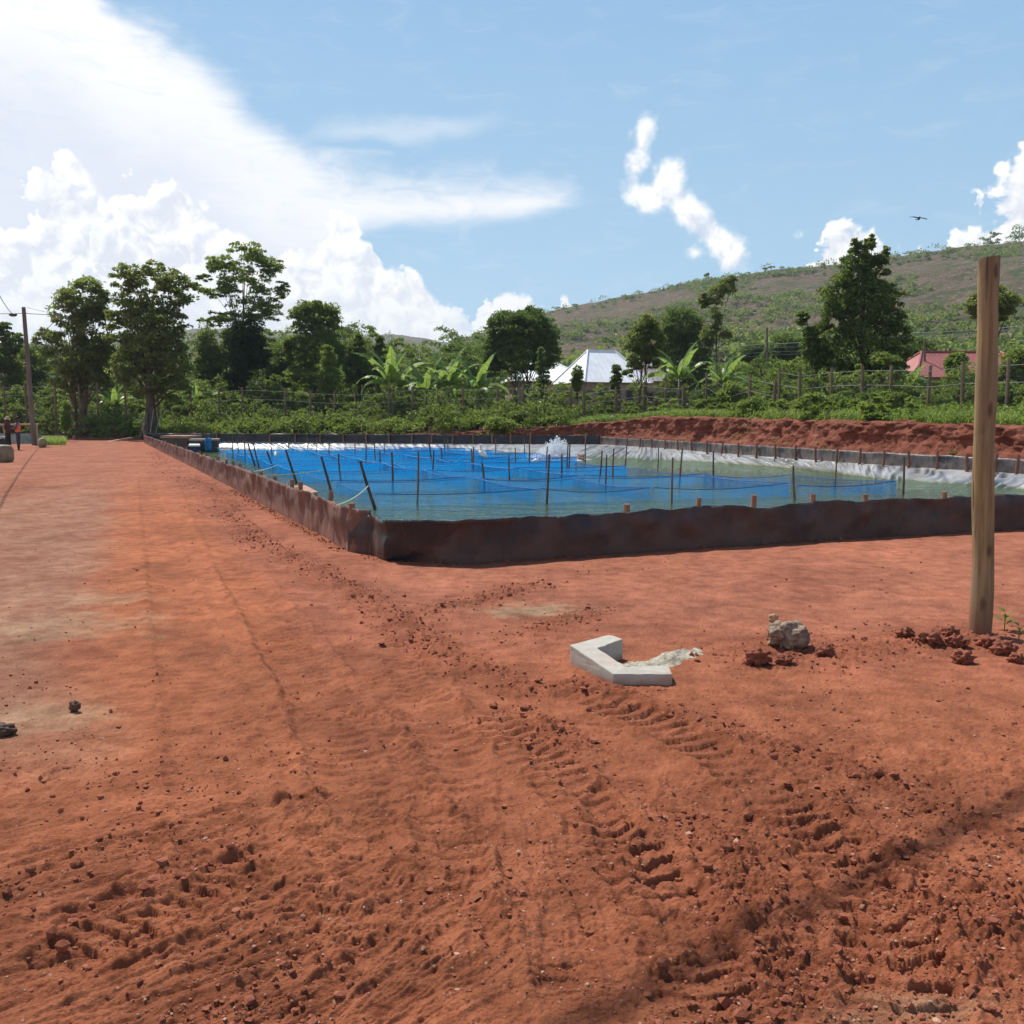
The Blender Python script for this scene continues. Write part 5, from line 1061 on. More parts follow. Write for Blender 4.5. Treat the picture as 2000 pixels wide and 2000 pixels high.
def tree(label, px, pbase, Y, ells, ncl, per, size, leaf, seed, trunk_r=.2, top=.85, cl=.22, bark=BARK, name='tree', cat='tree', group='trees behind the pond', shell=.5, flat=.75, buttress=0, stems=1, gap=0.0, aspect=.45, zb=None, limbs=44, tilt=0):
    # ells: crown lobes in photo pixels at depth Y: (px, py, rx, ry); real size follows from the distance
    r_ = np.random.default_rng(seed); b = D(px, pbase, Y); z0 = float(terrain([b[0]], [Y])[0]) if zb is None else zb; ncl = int(ncl * 2.0); per = int(per * .82); gap *= 1.5
    t = thing(name, label, cat, (b[0], Y, z0), group); m = Y / F_PX
    E_ = [(np.array(D(x, y, Y)), rx * m, ry * m) for x, y, rx, ry in ells]; w = np.array([e[1] * e[2] for e in E_]) ** .8; w /= w.sum()
    ks = r_.choice(len(E_), ncl, p=w); d = r_.normal(size=(ncl, 3)); d /= np.linalg.norm(d, axis=1, keepdims=True); q = shell + (1 - shell) * r_.random(ncl) ** .6
    cen = np.array([E_[k][0] + d[i] * q[i] * np.array((E_[k][1], E_[k][1] * .9, E_[k][2])) * .86 for i, k in enumerate(ks)]); mr = np.array([min(E_[k][1], E_[k][2]) for k in ks])
    rad = np.clip(1.12 * cl * mr * (.6 + .9 * r_.random(ncl)), .16, 1.5) * (1.0 if cl > .1 else 1)
    if gap: keep = perlin(cen[:, 0] * .9 + seed, cen[:, 2] * .9, seed) > -gap; cen, rad, ks = cen[keep], rad[keep], ks[keep]
    P, dd = clump_points(cen, rad, per, r_, flat); lv, lf = leaves(P, dd, size * .92, r_, aspect); MB().add(lv, lf).obj('crown', LEAF[leaf], t)
    tb = MB(); topz = max(e[0][2] for e in E_); cx = sum(e[0][0] * ww for e, ww in zip(E_, w)); H = topz - z0; hk = np.linspace(0, 1, 10)
    stems_ = []
    for s in range(stems):
        o = (s - (stems - 1) / 2) * trunk_r * 2.6; tp = np.array((cx + o * 1.6, Y + .3 * (s % 2), z0 + H * top)); bs = np.array((b[0] + o, Y, z0 - .3)); C = bs + np.outer(hk, tp - bs); C[:, 0] += .12 * np.sin(hk * 5 + seed + s) * min(1, H / 8); C[:, 1] += .1 * np.sin(hk * 4 + seed)
        R = trunk_r * (1 - .82 * hk) * (1 + .35 * np.exp(-hk * 14)); tb.tube(C, R, 10); stems_.append(C)
    if buttress:
        for a in np.linspace(0, 2 * math.pi, buttress, endpoint=False): tb.tube([(b[0] + math.cos(a) * trunk_r * .6, Y + math.sin(a) * trunk_r * .6, z0 + 1.7 + .5 * math.sin(a * 3)), (b[0] + math.cos(a) * trunk_r * 1.3, Y + math.sin(a) * trunk_r * 1.3, z0 + .5), (b[0] + math.cos(a) * trunk_r * 2.2, Y + math.sin(a) * trunk_r * 2.2, z0 - .15)], [trunk_r * .25, trunk_r * .34, trunk_r * .3], 7)
    for i in r_.permutation(len(cen))[:limbs]:
        C = stems_[i % stems]; c = cen[i]; hz = np.clip((c[2] - z0) * (.45 + .25 * r_.random()) / (H * top), .12, .95); j = hz * 9; a = np.array([np.interp(j, range(10), C[:, kk]) for kk in range(3)]); md = (a + c) / 2 + np.array((0, 0, .12 * np.linalg.norm(c - a))); r0 = max(.02, trunk_r * (1 - .85 * hz) * .34); tb.tube([a, md, c], [r0, r0 * .6, .015], 5, False)
    tb.obj('trunk', bark, t, smooth=True); return t
T_ = 'trees behind the pond'
tree('bushy olive tree with a reddish trunk behind the soil mound, leftmost of the tall trees', 148, 850, 76, [(165, 585, 52, 44), (135, 615, 38, 48), (180, 650, 40, 60), (100, 670, 36, 34), (150, 700, 60, 42), (195, 600, 28, 40), (210, 680, 26, 40), (140, 745, 40, 26), (205, 735, 28, 34), (172, 720, 40, 40)], 240, 46, .34, 'olive', 1, .30, .8, .26, BARKR, stems=2, gap=.25)
tree('wide open-crowned tree with buttress roots beside the end of the road', 295, 862, 70, [(245, 545, 32, 30), (300, 545, 60, 34), (345, 570, 38, 36), (270, 600, 52, 40), (335, 635, 38, 36), (300, 680, 62, 46), (235, 640, 34, 44), (345, 710, 42, 44), (250, 715, 40, 40), (370, 560, 16, 12), (285, 745, 62, 34), (340, 760, 40, 30), (300, 640, 60, 60)], 320, 42, .32, 'olive', 2, .42, .82, .24, buttress=11, gap=.30)
tree('tall tree with tiered umbrella crown and a dark creeper-covered lower half', 478, 850, 82, [(482, 496, 52, 28), (440, 520, 46, 24), (524, 524, 44, 26), (418, 566, 44, 20), (478, 556, 62, 34), (535, 574, 36, 24), (425, 622, 44, 20), (500, 612, 60, 34), (398, 545, 22, 10), (470, 655, 46, 36), (548, 560, 18, 10), (398, 628, 24, 9)], 300, 40, .30, 'mid', 3, .20, .92, .30, shell=.25, flat=.55, gap=.10, limbs=30)
tree('dense dark creeper column hanging on the trunk of the umbrella tree', 475, 850, 80.5, [(480, 655, 38, 46), (472, 700, 36, 50), (460, 740, 22, 30), (505, 690, 24, 40)], 150, 60, .26, 'ivy', 4, .1, .8, .34, name='creeper', cat='creeper', shell=.3, group=None, limbs=6)
tree('broad pointed green tree right of the umbrella tree', 615, 850, 84, [(600, 625, 36, 36), (635, 630, 34, 40), (612, 605, 22, 22), (575, 680, 24, 34), (620, 690, 50, 40), (655, 690, 22, 40), (600, 735, 46, 30)], 220, 52, .32, 'mid', 5, .2, .85, .28)
tree('narrow pointed dark tree beside the banana plants, left of its twin', 700, 850, 82, [(700, 690, 18, 34), (690, 725, 26, 32), (715, 735, 22, 30), (700, 668, 9, 16)], 90, 46, .28, 'dark', 6, .12, .9, .34)
tree('narrow pointed dark tree right beside the tallest banana leaves', 741, 850, 81, [(741, 690, 14, 34), (738, 725, 20, 32), (741, 668, 8, 14)], 70, 46, .28, 'dark', 7, .12, .9, .36)
tree('slender light green young tree in front of the broad pointed tree', 641, 846, 77, [(641, 700, 14, 28), (645, 745, 24, 34), (632, 730, 16, 26)], 80, 44, .26, 'light', 8, .08, .92, .4)
tree('round dense mango tree with a flat dark underside left of the white roof', 1022, 795, 88, [(1015, 650, 62, 44), (985, 640, 36, 32), (1055, 655, 36, 40), (975, 690, 34, 38), (1015, 700, 66, 34), (1065, 695, 30, 34), (1035, 625, 34, 26), (960, 715, 20, 26)], 330, 62, .30, 'mango', 9, .26, .55, .27, shell=.72, stems=2)
tree('slim dark sapling standing against the fence in front of the mango tree', 1060, 825, 69, [(1058, 712, 12, 22), (1060, 745, 15, 28), (1057, 690, 8, 14), (1062, 790, 13, 28)], 42, 40, .24, 'dark', 10, .09, .85, .4)
tree('ragged two-stemmed tree in front of the dull brown roof', 1252, 790, 68, [(1262, 640, 26, 24), (1245, 670, 24, 28), (1275, 665, 22, 30), (1240, 710, 20, 16), (1275, 700, 18, 26), (1228, 730, 12, 9)], 120, 44, .26, 'olive', 11, .12, .7, .32, BARKR, stems=2, gap=.3)
tree('dark domed tree behind the ragged two-stemmed tree', 1335, 770, 96, [(1330, 640, 46, 40), (1310, 665, 34, 36), (1360, 670, 36, 40), (1335, 705, 58, 36), (1345, 740, 50, 26)], 240, 56, .32, 'dark', 12, .25, .6, .28, shell=.65)
tree('thin sparse tree with separate leafy tufts standing above the dark domed tree', 1398, 770, 84, [(1418, 562, 18, 20), (1398, 580, 16, 20), (1376, 588, 9, 18), (1430, 548, 9, 12), (1398, 625, 14, 24), (1418, 652, 16, 14), (1385, 650, 16, 20), (1372, 590, 6, 16)], 95, 44, .26, 'olive', 13, .07, .9, .45, gap=.2, limbs=20)
tree('big glossy ovoid tree with a ragged pointed top on the right', 1684, 790, 56, [(1690, 500, 22, 36), (1668, 530, 32, 44), (1712, 535, 30, 46), (1640, 580, 40, 52), (1690, 600, 56, 60), (1735, 610, 34, 60), (1625, 640, 34, 52), (1680, 690, 80, 52), (1750, 680, 34, 58), (1640, 730, 50, 34), (1730, 735, 46, 34), (1700, 475, 9, 20), (1666, 490, 9, 24), (1728, 500, 8, 24)], 420, 48, .24, 'shiny', 14, .20, .8, .23, shell=.45, flat=.95)
tree('small leafy side tree leaning out left of the big ovoid tree', 1602, 780, 57, [(1590, 655, 20, 26), (1568, 625, 12, 18), (1600, 700, 28, 32), (1585, 680, 20, 24)], 90, 42, .23, 'shiny', 15, .09, .85, .36, gap=.2)
tree('yellowish bushy tree partly hidden behind the tall wooden post', 1938, 740, 70, [(1915, 600, 26, 28), (1965, 595, 28, 24), (1940, 580, 34, 24), (1945, 630, 30, 20)], 120, 46, .27, 'olive', 16, .10, .8, .32, gap=.15)
tree('feathery tree cut by the left edge behind the utility pole', 10, 850, 86, [(8, 650, 16, 22), (26, 668, 18, 26), (5, 700, 30, 34), (30, 735, 22, 28)], 100, 46, .30, 'wood', 17, .18, .85, .3)
tree('dark tree standing alone at the foot of the hill left of the ovoid tree', 1540, 760, 104, [(1535, 680, 34, 30), (1560, 690, 30, 32), (1515, 700, 26, 28), (1545, 720, 48, 28)], 150, 52, .34, 'dark', 18, .2, .6, .3, shell=.6)
for i, (px, y0, rx, ry, Y, lf, lb) in enumerate(((408, 690, 30, 60, 88, 'wood', 'dark tree in the gap between the buttressed tree and the umbrella tree'), (545, 720, 30, 50, 90, 'dark', 'dark rounded tree in the gap right of the creeper column'), (60, 720, 34, 40, 92, 'wood', 'rounded tree behind the utility pole'), (790, 745, 30, 26, 95, 'wood', 'low rounded tree behind the tallest banana plant'), (905, 735, 30, 30, 96, 'wood', 'rounded tree left of the mango tree'), (1440, 735, 40, 26, 100, 'wood', 'low bushy tree below the sparse tufted tree'), (1790, 690, 36, 32, 88, 'dark', 'dark bushy tree between the ovoid tree and the red roof'), (1868, 712, 18, 24, 62, 'under', 'small bush-like tree in front of the red roof'), (1990, 720, 34, 40, 72, 'under', 'bushy tree cut by the right edge beside the red roof'), (1475, 690, 30, 20, 108, 'dark', 'dark tree behind the wires at the foot of the hill'))):
    tree(lb, px, y0 + ry + 40, Y, [(px, y0, rx, ry), (px - rx * .5, y0 + ry * .4, rx * .6, ry * .6), (px + rx * .5, y0 + ry * .3, rx * .6, ry * .7)], 90, 46, .30, lf, 30 + i, .13, .6, .36, group=T_)
# young trees and shrubs at the fence
for i, (px, pt, pb, w, Y, lf, lb) in enumerate(((1128, 712, 770, 11, 72, 'mid', 'small round-topped sapling in front of the white roof'), (1204, 706, 775, 10, 70, 'dark', 'dark tufted sapling in front of the right end of the white roof'), (1700, 765, 815, 40, 43, 'dark', 'dark leafy shrub on top of the bank below the ovoid tree'), (1648, 775, 822, 30, 44, 'dark', 'dark shrub on the bank at the left of the ovoid tree trunk'), (1790, 788, 828, 34, 40, 'dark', 'dark low shrub on the bank left of the tall wooden post'), (1850, 790, 825, 26, 39, 'mid', 'low shrub on the bank just left of the tall wooden post'), (1880, 705, 790, 34, 46, 'under', 'big leafy shrub in front of the red roof beside the tall wooden post'), (1960, 770, 820, 36, 40, 'mid', 'broad shrub on the bank right of the tall wooden post'), (1470, 775, 822, 30, 48, 'under', 'spiky pale-leaved shrub on the bank edge above the grey liner'), (980, 812, 852, 32, 60.8, 'mid', 'pale leafy shrub hanging over the low bank at the far side'), (530, 795, 850, 34, 73, 'mid', 'broad-leaved shrub behind the far liner wall below the umbrella tree'), (665, 800, 848, 30, 70, 'under', 'yellow-green shrub behind the far liner wall'), (130, 780, 850, 10, 66, 'light', 'tall light green reed clump at the left soil mound'), (1430, 745, 800, 30, 56, 'light', 'light green shrub behind the fence right of the banana plant'))):
    tree(lb, px, pb, Y, [(px, (pt + pb) / 2, w, (pb - pt) / 2), (px - w * .4, pb - (pb - pt) * .35, w * .7, (pb - pt) * .3)], 46, 40, .17 if Y < 50 else .22, lf, 60 + i, .05, .7, .42, name='shrub', cat='shrub', group='shrubs along the fence and bank', shell=.3, limbs=14)

# banana plants
def banana(label, px, pbase, ptop, Y, seed, nl=9):
    r_ = np.random.default_rng(seed); b = D(px, pbase, Y); z0 = float(terrain([b[0]], [Y])[0]); zt = D(px, ptop, Y)[2]; t = thing('banana_plant', label, 'banana plant', (b[0], Y, z0), 'banana plants by the fence')
    H = zt - z0; cz = z0 + H * .52; MB().tube([(b[0], Y, z0 - .2), (b[0] + .05, Y, z0 + H * .28), (b[0] + .02, Y, cz)], [.15, .12, .07], 10).obj('stem', simple('banana_stem', (.16, .17, .07), (.10, .085, .04), 6, .6), t, smooth=True)
    m = MB()
    for i in range(nl):
        a = i * 2.4 + r_.random() * .6; L = H * (.46 + .20 * r_.random()); rise = 1.38 - 1.0 * i / nl + .12 * r_.random(); n = 17; k = np.linspace(0, 1, n); th = rise - k ** 1.5 * (.8 + 1.6 * i / nl); ds = L / n
        hx = np.cumsum(np.cos(th) * ds); hz = np.cumsum(np.sin(th) * ds); mid = np.stack([b[0] + hx * math.cos(a), Y + hx * math.sin(a), cz + hz], 1); sd = np.array((-math.sin(a), math.cos(a), 0)); w = .21 * np.sin(np.clip(k * 1.05, 0, 1) ** .55 * math.pi) ** .6 * (L / 1.7); w[:2] = .012; w[-1] = .01
        run = np.array((math.cos(a), math.sin(a), -.2)) * ds * .5
        for s_ in (-1, 1):                                           # torn blade: strips drooping by different amounts
            dp = .35
            for q in range(1, n - 1):
                if r_.random() < .45: dp = .15 + .9 * r_.random() * (.5 + i / nl)
                e0, e1 = w[q], w[q + 1]; out = lambda e, x: mid[x] + sd * s_ * e * math.cos(dp) + np.array((0, 0, .10 * e - e * math.sin(dp))) + run
                m.add([mid[q], mid[q + 1], out(e1, q + 1), out(e0, q)], np.array([(0, 1, 2, 3)]))
        m.tube(mid[:13], [.022 - .0014 * q for q in range(13)], 4, False)
    m.obj('fronds', LEAF['banana'], t)
for i, a in enumerate(((767, 828, 672, 72.5, 'tall banana plant with wide arching leaves, leftmost by the far fence'), (832, 828, 700, 71, 'low banana plant between two taller ones by the far fence'), (876, 828, 684, 71.5, 'tall upright banana plant in the middle of the far fence'), (932, 828, 694, 70.5, 'banana plant just left of the mango tree'), (1325, 800, 668, 62, 'banana plant in front of the dark domed tree'), (1412, 800, 690, 58, 'banana plant with low leaves right of the dark domed tree'), (1778, 800, 704, 50, 'banana plant half hidden between the ovoid tree and the red roof'), (392, 840, 740, 80, 'banana plant in the shade between the buttressed tree and the umbrella tree'), (225, 845, 752, 80, 'shaded banana plant between the two leftmost tall trees'))):
    banana(a[4], a[0], a[1], a[2], a[3], 900 + i, 14 if i in (0, 2) else 11)

# undergrowth, rough grass, woodland mass
def off_bank(s, d):
    P, c = resample(BANK, .25); T = np.gradient(P[:, :2], axis=0); T /= np.linalg.norm(T, axis=1, keepdims=True); N = np.stack([T[:, 1], -T[:, 0]], 1); k = len(P) // 2
    if not inside(P[k, 0] + N[k, 0], P[k, 1] + N[k, 1], BREG): N = -N
    x = np.stack([np.interp(s, c, P[:, i]) for i in (0, 1)], 1); nn = np.stack([np.interp(s, c, N[:, i]) for i in (0, 1)], 1); return x + nn * d[:, None], c[-1]
def mass(name, label, C, rad, per, size, leaf, seed, flat=.7, aspect=.4, droop=.2):
    r_ = np.random.default_rng(seed); P, dd = clump_points(C, rad, per, r_, flat); V, F = leaves(P, dd, size, r_, aspect, droop, .35, .9); o = MB().add(V, F).obj(name, LEAF[leaf], loc=(0, 0, 0)); tag(o, label, None, None, 'stuff')
r_ = np.random.default_rng(88); _, LB = off_bank(np.zeros(1), np.zeros(1))
n = 1700; s = r_.random(n) * (LB - 12); d = .35 + 4.2 * r_.random(n) ** 1.3; xy, _ = off_bank(s, d); far = s < LB * .36; h = (.12 + .55 * np.clip(d / 3, 0, 1) * (.4 + .8 * np.clip(fbm(s * .35, d * .5, 90, 3) + .5, 0, 1))) * np.where(far, 2.0, .95); z = terrain(xy[:, 0], xy[:, 1])
C_ = np.stack([xy[:, 0], xy[:, 1], z + h * .45], 1); ra = h * .75 + .12
mass('undergrowth', 'green weeds and low bushes covering the top of the earth bank', C_[~far], ra[~far], 38, .16, 'under', 91); dk = fbm(xy[:, 0] * .45, xy[:, 1] * .45, 292, 3) + .2 * r_.normal(size=len(s)) > -.12; C_[:, 2] += np.where(far, .35 * r_.random(len(s)) * (1 + 5.0 * dk * np.clip(.15 + 1.8 * fbm(xy[:, 0] * .28, xy[:, 1] * .28, 294, 3), 0, 1)), 0); mass('undergrowth', 'broad-leaved bushes crowding behind the far black liner wall', C_[far & dk], ra[far & dk], 40, .28, 'wood', 92); mass('undergrowth', 'lighter weeds between the bushes behind the far black liner wall', C_[far & ~dk], ra[far & ~dk], 40, .24, 'mid', 93)
def bushes(name, label, cx, cy, hh, rx, ncl, per, size, leaf, seed, cr=.34):
    r_ = np.random.default_rng(seed); m = len(cx); z = terrain(cx, cy); q_ = cx / cy; low = ((q_ > .03) & (q_ < .135) & (cy < 100)) | ((q_ > .41) & (q_ < .56) & (cy < 85)); hh = np.where(low, np.minimum(hh, np.maximum(.5, 1.5 + (820 - 752) / F_PX * cy - z)), hh); d = r_.normal(size=(m, ncl, 3)); d /= np.linalg.norm(d, axis=2, keepdims=True); q = (.55 + .45 * r_.random((m, ncl, 1)) ** .5)
    C = np.stack([cx, cy, z + hh * .52], 1)[:, None] + d * q * np.stack([rx, rx, hh * .5], 1)[:, None]; R = (cr * np.minimum(rx, hh * .6))[:, None] * (.6 + .9 * r_.random((m, ncl))); C[..., 2] = np.maximum(C[..., 2], z[:, None] + .1)
    mass(name, label, C.reshape(-1, 3), R.reshape(-1).clip(.12, 1.3), per, size, leaf, seed + 1)
n = 210; s = LB * (.02 + .60 * r_.random(n)); d = np.where(r_.random(n) < .2, 1.0 + 3 * r_.random(n), 5.3 + 9 * r_.random(n)); xy, _ = off_bank(s, d); x, y = xy[:, 0], xy[:, 1]; h = np.where(d < 4.2, .7 + .6 * r_.random(n), 1.0 + 2.6 * r_.random(n) ** 1.4) * np.where((x > 1) & (x < 17), .92, 1.0); k = fbm(x * .2, y * .2, 194, 3) + .2 * r_.normal(size=n) > -.02
bushes('thicket', 'tangled light green saplings and bushes behind the fence', x[k], y[k], h[k], .5 + .8 * r_.random(k.sum()), 16, 46, .24, 'under', 110); bushes('thicket', 'darker bushes mixed into the thicket behind the fence', x[~k], y[~k], h[~k], .5 + .8 * r_.random((~k).sum()), 16, 46, .26, 'wood', 112)
n = 170; s = LB * (.46 + .42 * r_.random(n)); d = 5.4 + 11 * r_.random(n); xy, _ = off_bank(s, d); x, y = xy[:, 0], xy[:, 1]; h = .7 + 1.9 * r_.random(n) ** 1.5; k = fbm(x * .2, y * .2, 196, 3) + .2 * r_.normal(size=n) > -.05
bushes('thicket', 'yellow-green brush behind the right-hand part of the fence', x[k], y[k], h[k], .5 + .7 * r_.random(k.sum()), 15, 46, .19, 'under', 114); bushes('thicket', 'dark brush behind the right-hand part of the fence', x[~k], y[~k], h[~k], .5 + .7 * r_.random((~k).sum()), 15, 46, .20, 'wood', 116)
n = 210; x = -54 + 50 * r_.random(n); y = 76 + 12 * r_.random(n); h = 1.2 + 3.6 * r_.random(n) ** 1.2
bushes('thicket', 'shaded thicket below the tall trees on the left', x, y, h, .6 + 1.0 * r_.random(n), 18, 48, .27, 'wood', 118)
n = 270; x = -80 + 175 * r_.random(n); y = 89 + 50 * r_.random(n) ** 1.3; keep = ~((x > -1) & (x < 22) & (y < 112)) & ~((x > 26) & (y < 90)); x, y = x[keep], y[keep]; n = len(x); h = np.where(x < 3, 6.4 + 3.4 * r_.random(n), 2.6 + 2.6 * r_.random(n)) * np.clip(y / 100, .8, 1.3); k = r_.random(n) < .5
bushes('woodland', 'dense dark wood behind the tall trees', x[k], y[k], h[k], 1.6 + 1.6 * r_.random(k.sum()), 34, 54, .40, 'dark', 120, .30); bushes('woodland', 'mid green bushy wood behind the tall trees', x[~k], y[~k], h[~k], 1.6 + 1.6 * r_.random((~k).sum()), 34, 54, .40, 'wood', 122, .30)
def grass(name, label, P, hgt, seed, leaf='light', w=.018):
    r_ = np.random.default_rng(seed); n = len(P); a = r_.random(n) * 2 * math.pi; l = hgt * (.5 + .8 * r_.random(n)); le = np.stack([np.cos(a), np.sin(a), 0 * a], 1); sd = np.stack([-np.sin(a), np.cos(a), 0 * a], 1) * w; up = np.array((0, 0, 1.0))
    m1 = P + up * (l * .6)[:, None] + le * (l * .18)[:, None]; tp = P + up * (l * .95)[:, None] + le * (l * .55)[:, None]
    V = np.stack([P - sd, P + sd, m1 + sd * .8, m1 - sd * .8, tp], 1).reshape(-1, 3); b = np.arange(n) * 5; F4 = np.stack([b, b + 1, b + 2, b + 3], 1); F3 = np.stack([b + 3, b + 2, b + 4], 1)
    tag(MB().add(V, [F4, F3]).obj(name, LEAF[leaf], loc=(0, 0, 0)), label, None, None, 'stuff')
n = 22000; s = LB * (.35 + .52 * r_.random(n)); d = .15 + 3.4 * r_.random(n) ** 1.5; xy, _ = off_bank(s, d); z = terrain(xy[:, 0], xy[:, 1]); k = fbm(xy[:, 0] * .8, xy[:, 1] * .8, 103, 3) > -.25
grass('grass', 'bright green grass along the top edge of the earth bank', np.stack([xy[:, 0], xy[:, 1], z + .02], 1)[k], .42, 104, 'under')
n = 3500; q = np.array([D(80 + 48 * r_.random(), 868, 56 + 14 * r_.random()) for _ in range(n)]); q[:, 2] = 0
grass('grass', 'sunlit patch of grass left of the soil mound', q, .35, 105, 'light', .025)
# hanging weeds over the bank face
n = 160; s = np.concatenate([LB * (.10 + .28 * r_.random(110)), LB * (.38 + .3 * r_.random(50))]); d = .1 + .35 * r_.random(n); xy, _ = off_bank(s, d); z = terrain(xy[:, 0], xy[:, 1]); zz = np.maximum(z * .75, .15) + .25 * r_.random(n)
mass('hanging_weeds', 'leafy weeds hanging over the edge of the bank', np.stack([xy[:, 0], xy[:, 1], zz], 1), .22 + .22 * r_.random(n), 34, .18, 'under', 106)
# seedling beside the post
def seedling(label, px, py, s_, seed):
    b = G(px, py); t = thing('seedling', label, 'seedling', b); m = MB()
    r_ = np.random.default_rng(seed); V = []
    for i in range(7):
        a = i * 2.4; L = .085 * s_ * (.7 + .5 * r_.random()); o = np.array((b[0], b[1], gz(b[0], b[1]) + .03 + .012 * i * s_)); k = np.linspace(0, 1, 5); th = 1.0 - 1.3 * k; mid = o + np.stack([np.cumsum(np.cos(th)) * math.cos(a), np.cumsum(np.cos(th)) * math.sin(a), np.cumsum(np.sin(th))], 1) * L / 5; w = .020 * s_ * np.sin(k * math.pi * .9 + .25); sd = np.array((-math.sin(a), math.cos(a), 0))
        m.grid(np.stack([mid - sd * w[:, None], mid + np.array((0, 0, -.003)), mid + sd * w[:, None]], 1))
    m.obj('leaves', LEAF['light'], t); z = gz(b[0], b[1]); MB().tube([(b[0], b[1], z - .02), (b[0], b[1], z + .10 * s_)], .004, 5).obj('stem', LEAF['light'], t)
seedling('small bright green seedling in the red earth just right of the wooden post', 1962, 1228, 1.25, 5); seedling('tiny green weed at the right edge lower than the seedling', 1990, 1246, .8, 6)
# stick props leaning on the buttressed tree
for i, (a, b_) in enumerate(((284, 276), (291, 300), (300, 316))):
    A = np.array(D(a, 866, 66)); A[2] = 0; tag(MB().tube([A, D(b_, 800 if i else 812, 68.3)], .035, 6).obj('stick', simple('dry_stick', (.30, .23, .15), (.2, .15, .1), 8), loc=tuple(A)), '%s dry stick from the left leaning on the buttressed tree' % ORD[i], 'stick', 'sticks leaning on the buttressed tree')

# ------------------------------------------------------------------ hills
def hillmat():
    def fn(g):
        p = pos(g); n = g.noise(p, .012, 6, .62); n2 = g.noise(p, .06, 6, .65); n3 = g.noise(p, .35, 5, .7)
        c = g.mix(g.ramp(n, .46, .66), (.118, .096, .047), (.062, .074, .026)); c = g.mix(g.ramp(n2, .45, .58, 0, .85), c, (.140, .096, .066))
        c = g.mix(g.ramp(n2, .46, .34, 0, .85), c, (.045, .070, .022)); c = g.mix(g.ramp(n3, .56, .68, 0, .75), c, (.28, .22, .185)); c = g.mix(g.ramp(n3, .46, .34, 0, .85), c, (.036, .048, .020))
        return pbr(g, c, .95, g.bump(g.m('ADD', n2, g.m('MULTIPLY', n3, .35)), .9, 7.0), spec=.1)
    return material('hillside', fn)
def hill(name, sil, Dr, Df, az0, az1, na, nd, seed, rough):
    A = np.linspace(az0, az1, na); ks = sorted(az_el(*q) for q in sil); ka = [k[0] for k in ks]; ke = [k[1] for k in ks]
    zr = CAM_H + np.tan(np.interp(A, ka, ke)) * Dr; u = np.linspace(0, 1.45, nd); dist = Df + (Dr - Df) * u; prof = np.where(u < 1, np.clip(u, 0, 1) ** 1.0 * (1 - .12 * np.sin(np.clip(u, 0, 1) * math.pi)), 1 - .8 * (u - 1) ** 1.2)
    X = np.outer(dist, np.sin(A)) ; Y = np.outer(dist, np.cos(A)); z0 = 1.0
    det = fbm(X * .006, Y * .006, seed, 6, .52) * rough * np.sin(np.clip(u, 0, 1) * math.pi)[:, None] + fbm(X * .03, Y * .03, seed + 3, 4) * rough * .08
    Z = z0 + (zr - z0)[None] * prof[:, None] + det; Z[0] = -6
    o = MB().grid(np.stack([X, Y, Z], -1)).obj(name, hillmat(), loc=(0, 0, 0), smooth=True); o['kind'] = 'structure'; return A, u, X, Y, Z
SIL1 = [(700, 760), (780, 735), (840, 700), (890, 668), (940, 652), (1000, 634), (1090, 603), (1150, 592), (1200, 582), (1250, 573), (1300, 563), (1340, 553), (1400, 546), (1450, 539), (1520, 526), (1600, 519), (1680, 511), (1750, 501), (1800, 494), (1850, 488), (1900, 482), (1950, 477), (2000, 470), (2150, 450), (2400, 440)]
SIL2 = [(-500, 690), (-200, 676), (0, 672), (60, 670), (200, 668), (340, 652), (380, 640), (430, 642), (560, 648), (620, 650), (700, 654), (790, 655), (840, 662), (870, 668), (910, 664), (960, 650), (1100, 640), (1400, 660)]
H1 = hill('hill', SIL1, 640, 175, -.17, .85, 420, 200, 31, 16)
H2 = hill('far_hills', SIL2, 1500, 600, -.75, .26, 380, 110, 37, 34)
def hillwood(name, label, H, n, size, u0, u1, thr, seed, leaf, per, patch, ridge=0):
    A, u, X, Y, Z = H; r_ = np.random.default_rng(seed); iu = np.interp(u0 + (u1 - u0) * r_.random(n * 6), u, range(len(u))); ia = r_.random(n * 6) * (len(A) - 1); i, j = iu.astype(int), ia.astype(int); x, y, z = X[i, j], Y[i, j], Z[i, j]
    if ridge: k = np.ones(len(x), bool)
    else: k = fbm(x * patch, y * patch, seed + 1, 4) > thr
    P = np.stack([x, y, z], 1)[k][:n]; P[:, :2] += r_.normal(0, 2, (len(P), 2)); rad = size * np.exp(r_.normal(0, .45, len(P))).clip(.4, 2.2); P[:, 2] += rad * .35
    Q, dd = clump_points(P, rad, per, r_, .8); V, F = leaves(Q, dd, size * .5, r_, .7, .1, .5); tag(MB().add(V, F).obj(name, LEAF[leaf], loc=(0, 0, 0)), label, None, None, 'stuff')
hillwood('hill_bushes', 'patches of dark bushes over the brown hillside', H1, 3000, 1.9, .12, .98, .07, 801, 'wood', 48, .012)
hillwood('hill_bushes', 'line of bushes along the ridge of the hill', H1, 420, 2.0, .93, 1.0, 0, 805, 'wood', 44, .02, 1)
hillwood('hill_foot_wood', 'dense wood at the foot of the hill', H1, 1500, 3.0, .0, .22, -.12, 811, 'wood', 64, .010)
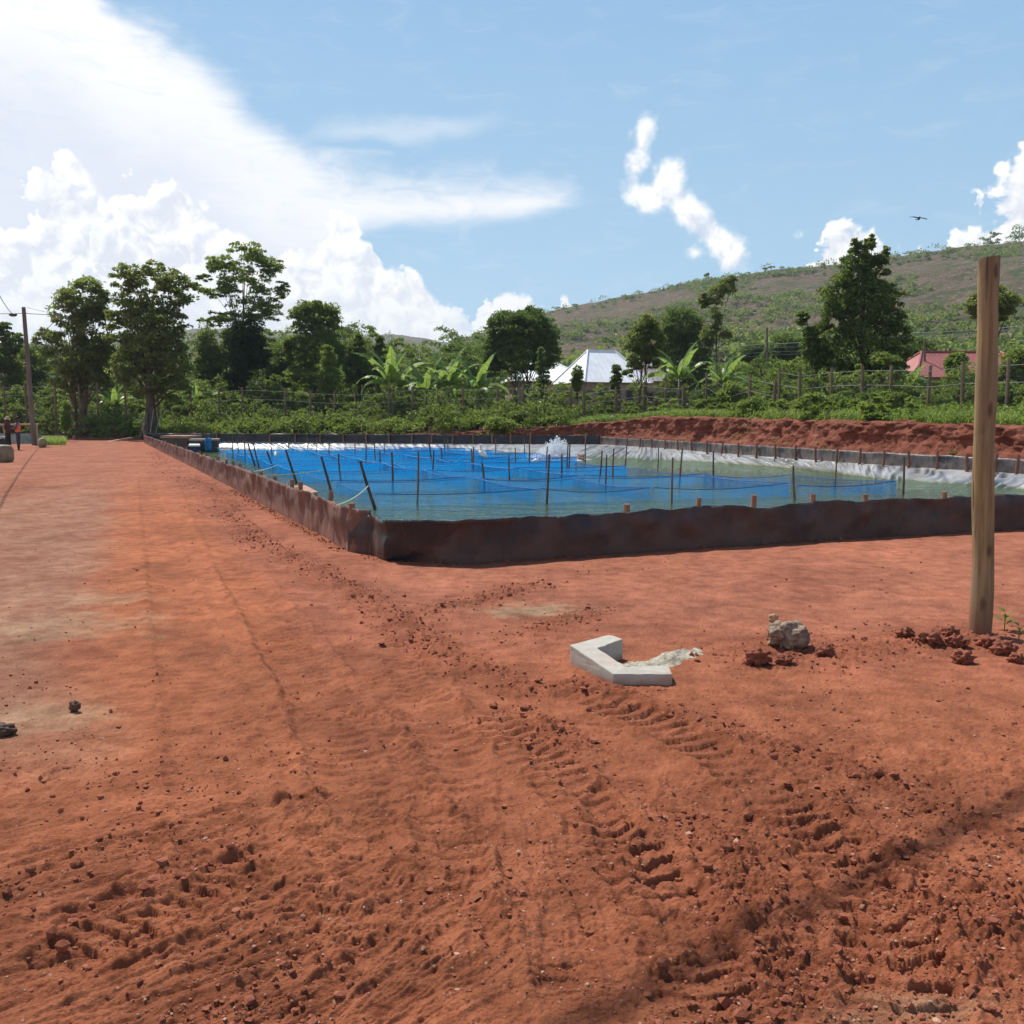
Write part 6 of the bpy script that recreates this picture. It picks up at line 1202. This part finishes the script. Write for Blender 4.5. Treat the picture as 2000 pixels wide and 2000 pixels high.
hillwood('far_hill_wood', 'scattered woods over the far hills', H2, 1100, 6.0, .1, 1.0, .02, 821, 'wood', 20, .006)
def ridge_tree(label, px, py, w, h, seed, Dr=636, umb=True):
    b = np.array(D(px, py, Dr)); t = thing('hill_tree', label, 'tree', tuple(b - (0, 0, 1))); m = Dr / F_PX; r_ = np.random.default_rng(seed); n = 16; C = b + np.stack([r_.normal(0, .42, n) * w * m * .5, r_.normal(0, .4, n) * w * m * .5, h * m * (.75 + .2 * r_.random(n)) if umb else h * m * r_.random(n)], 1)
    P, dd = clump_points(C, np.full(n, w * m * .17), 40, r_, .6); V, F = leaves(P, dd, 1.1, r_, .6, .1, .5); MB().add(V, F).obj('crown', LEAF['dark'], t); MB().tube([b - (0, 0, 1), b + (0, 0, h * m * .8)], [.35, .2], 6).obj('trunk', BARK, t)
ridge_tree('lone umbrella-shaped tree on the skyline of the hill', 1380, 551, 13, 16, 1); ridge_tree('tiny flat-topped tree on the hill skyline, left of its neighbour', 1494, 531, 9, 7, 2); ridge_tree('tiny flat-topped tree on the hill skyline, right of its neighbour', 1506, 529, 9, 8, 3)
ridge_tree('dark spreading tree on the hill skyline left of the post top', 1934, 482, 34, 24, 4, 630, False); ridge_tree('big dark tree on the hill skyline at the right edge', 1990, 474, 50, 34, 5, 630, False)

# ------------------------------------------------------------------ air between here and the hills
def haze():
    def fn(g):
        v = g.n('ShaderNodeVolumePrincipled'); v.inputs['Color'].default_value = (.72, .82, .95, 1); v.inputs['Density'].default_value = HAZE_D; v.inputs['Anisotropy'].default_value = .3
        return v.outputs[0]
    m = bpy.data.materials.new('haze_air'); m.use_nodes = True; m.node_tree.nodes.clear(); g = NT(m.node_tree); o = g.n('ShaderNodeOutputMaterial'); g.set(o.inputs[1], fn(g)); MATS['haze_air'] = m
    b = MB().box((0, 200, 92), (9000, 9000, 200)); o = b.obj('haze', m, loc=(0, 200, -8)); o['kind'] = 'stuff'; o['label'] = 'pale blue haze in the air over the whole valley'
HAZE_D = 0.00017
USE_HAZE = True
if USE_HAZE: haze()
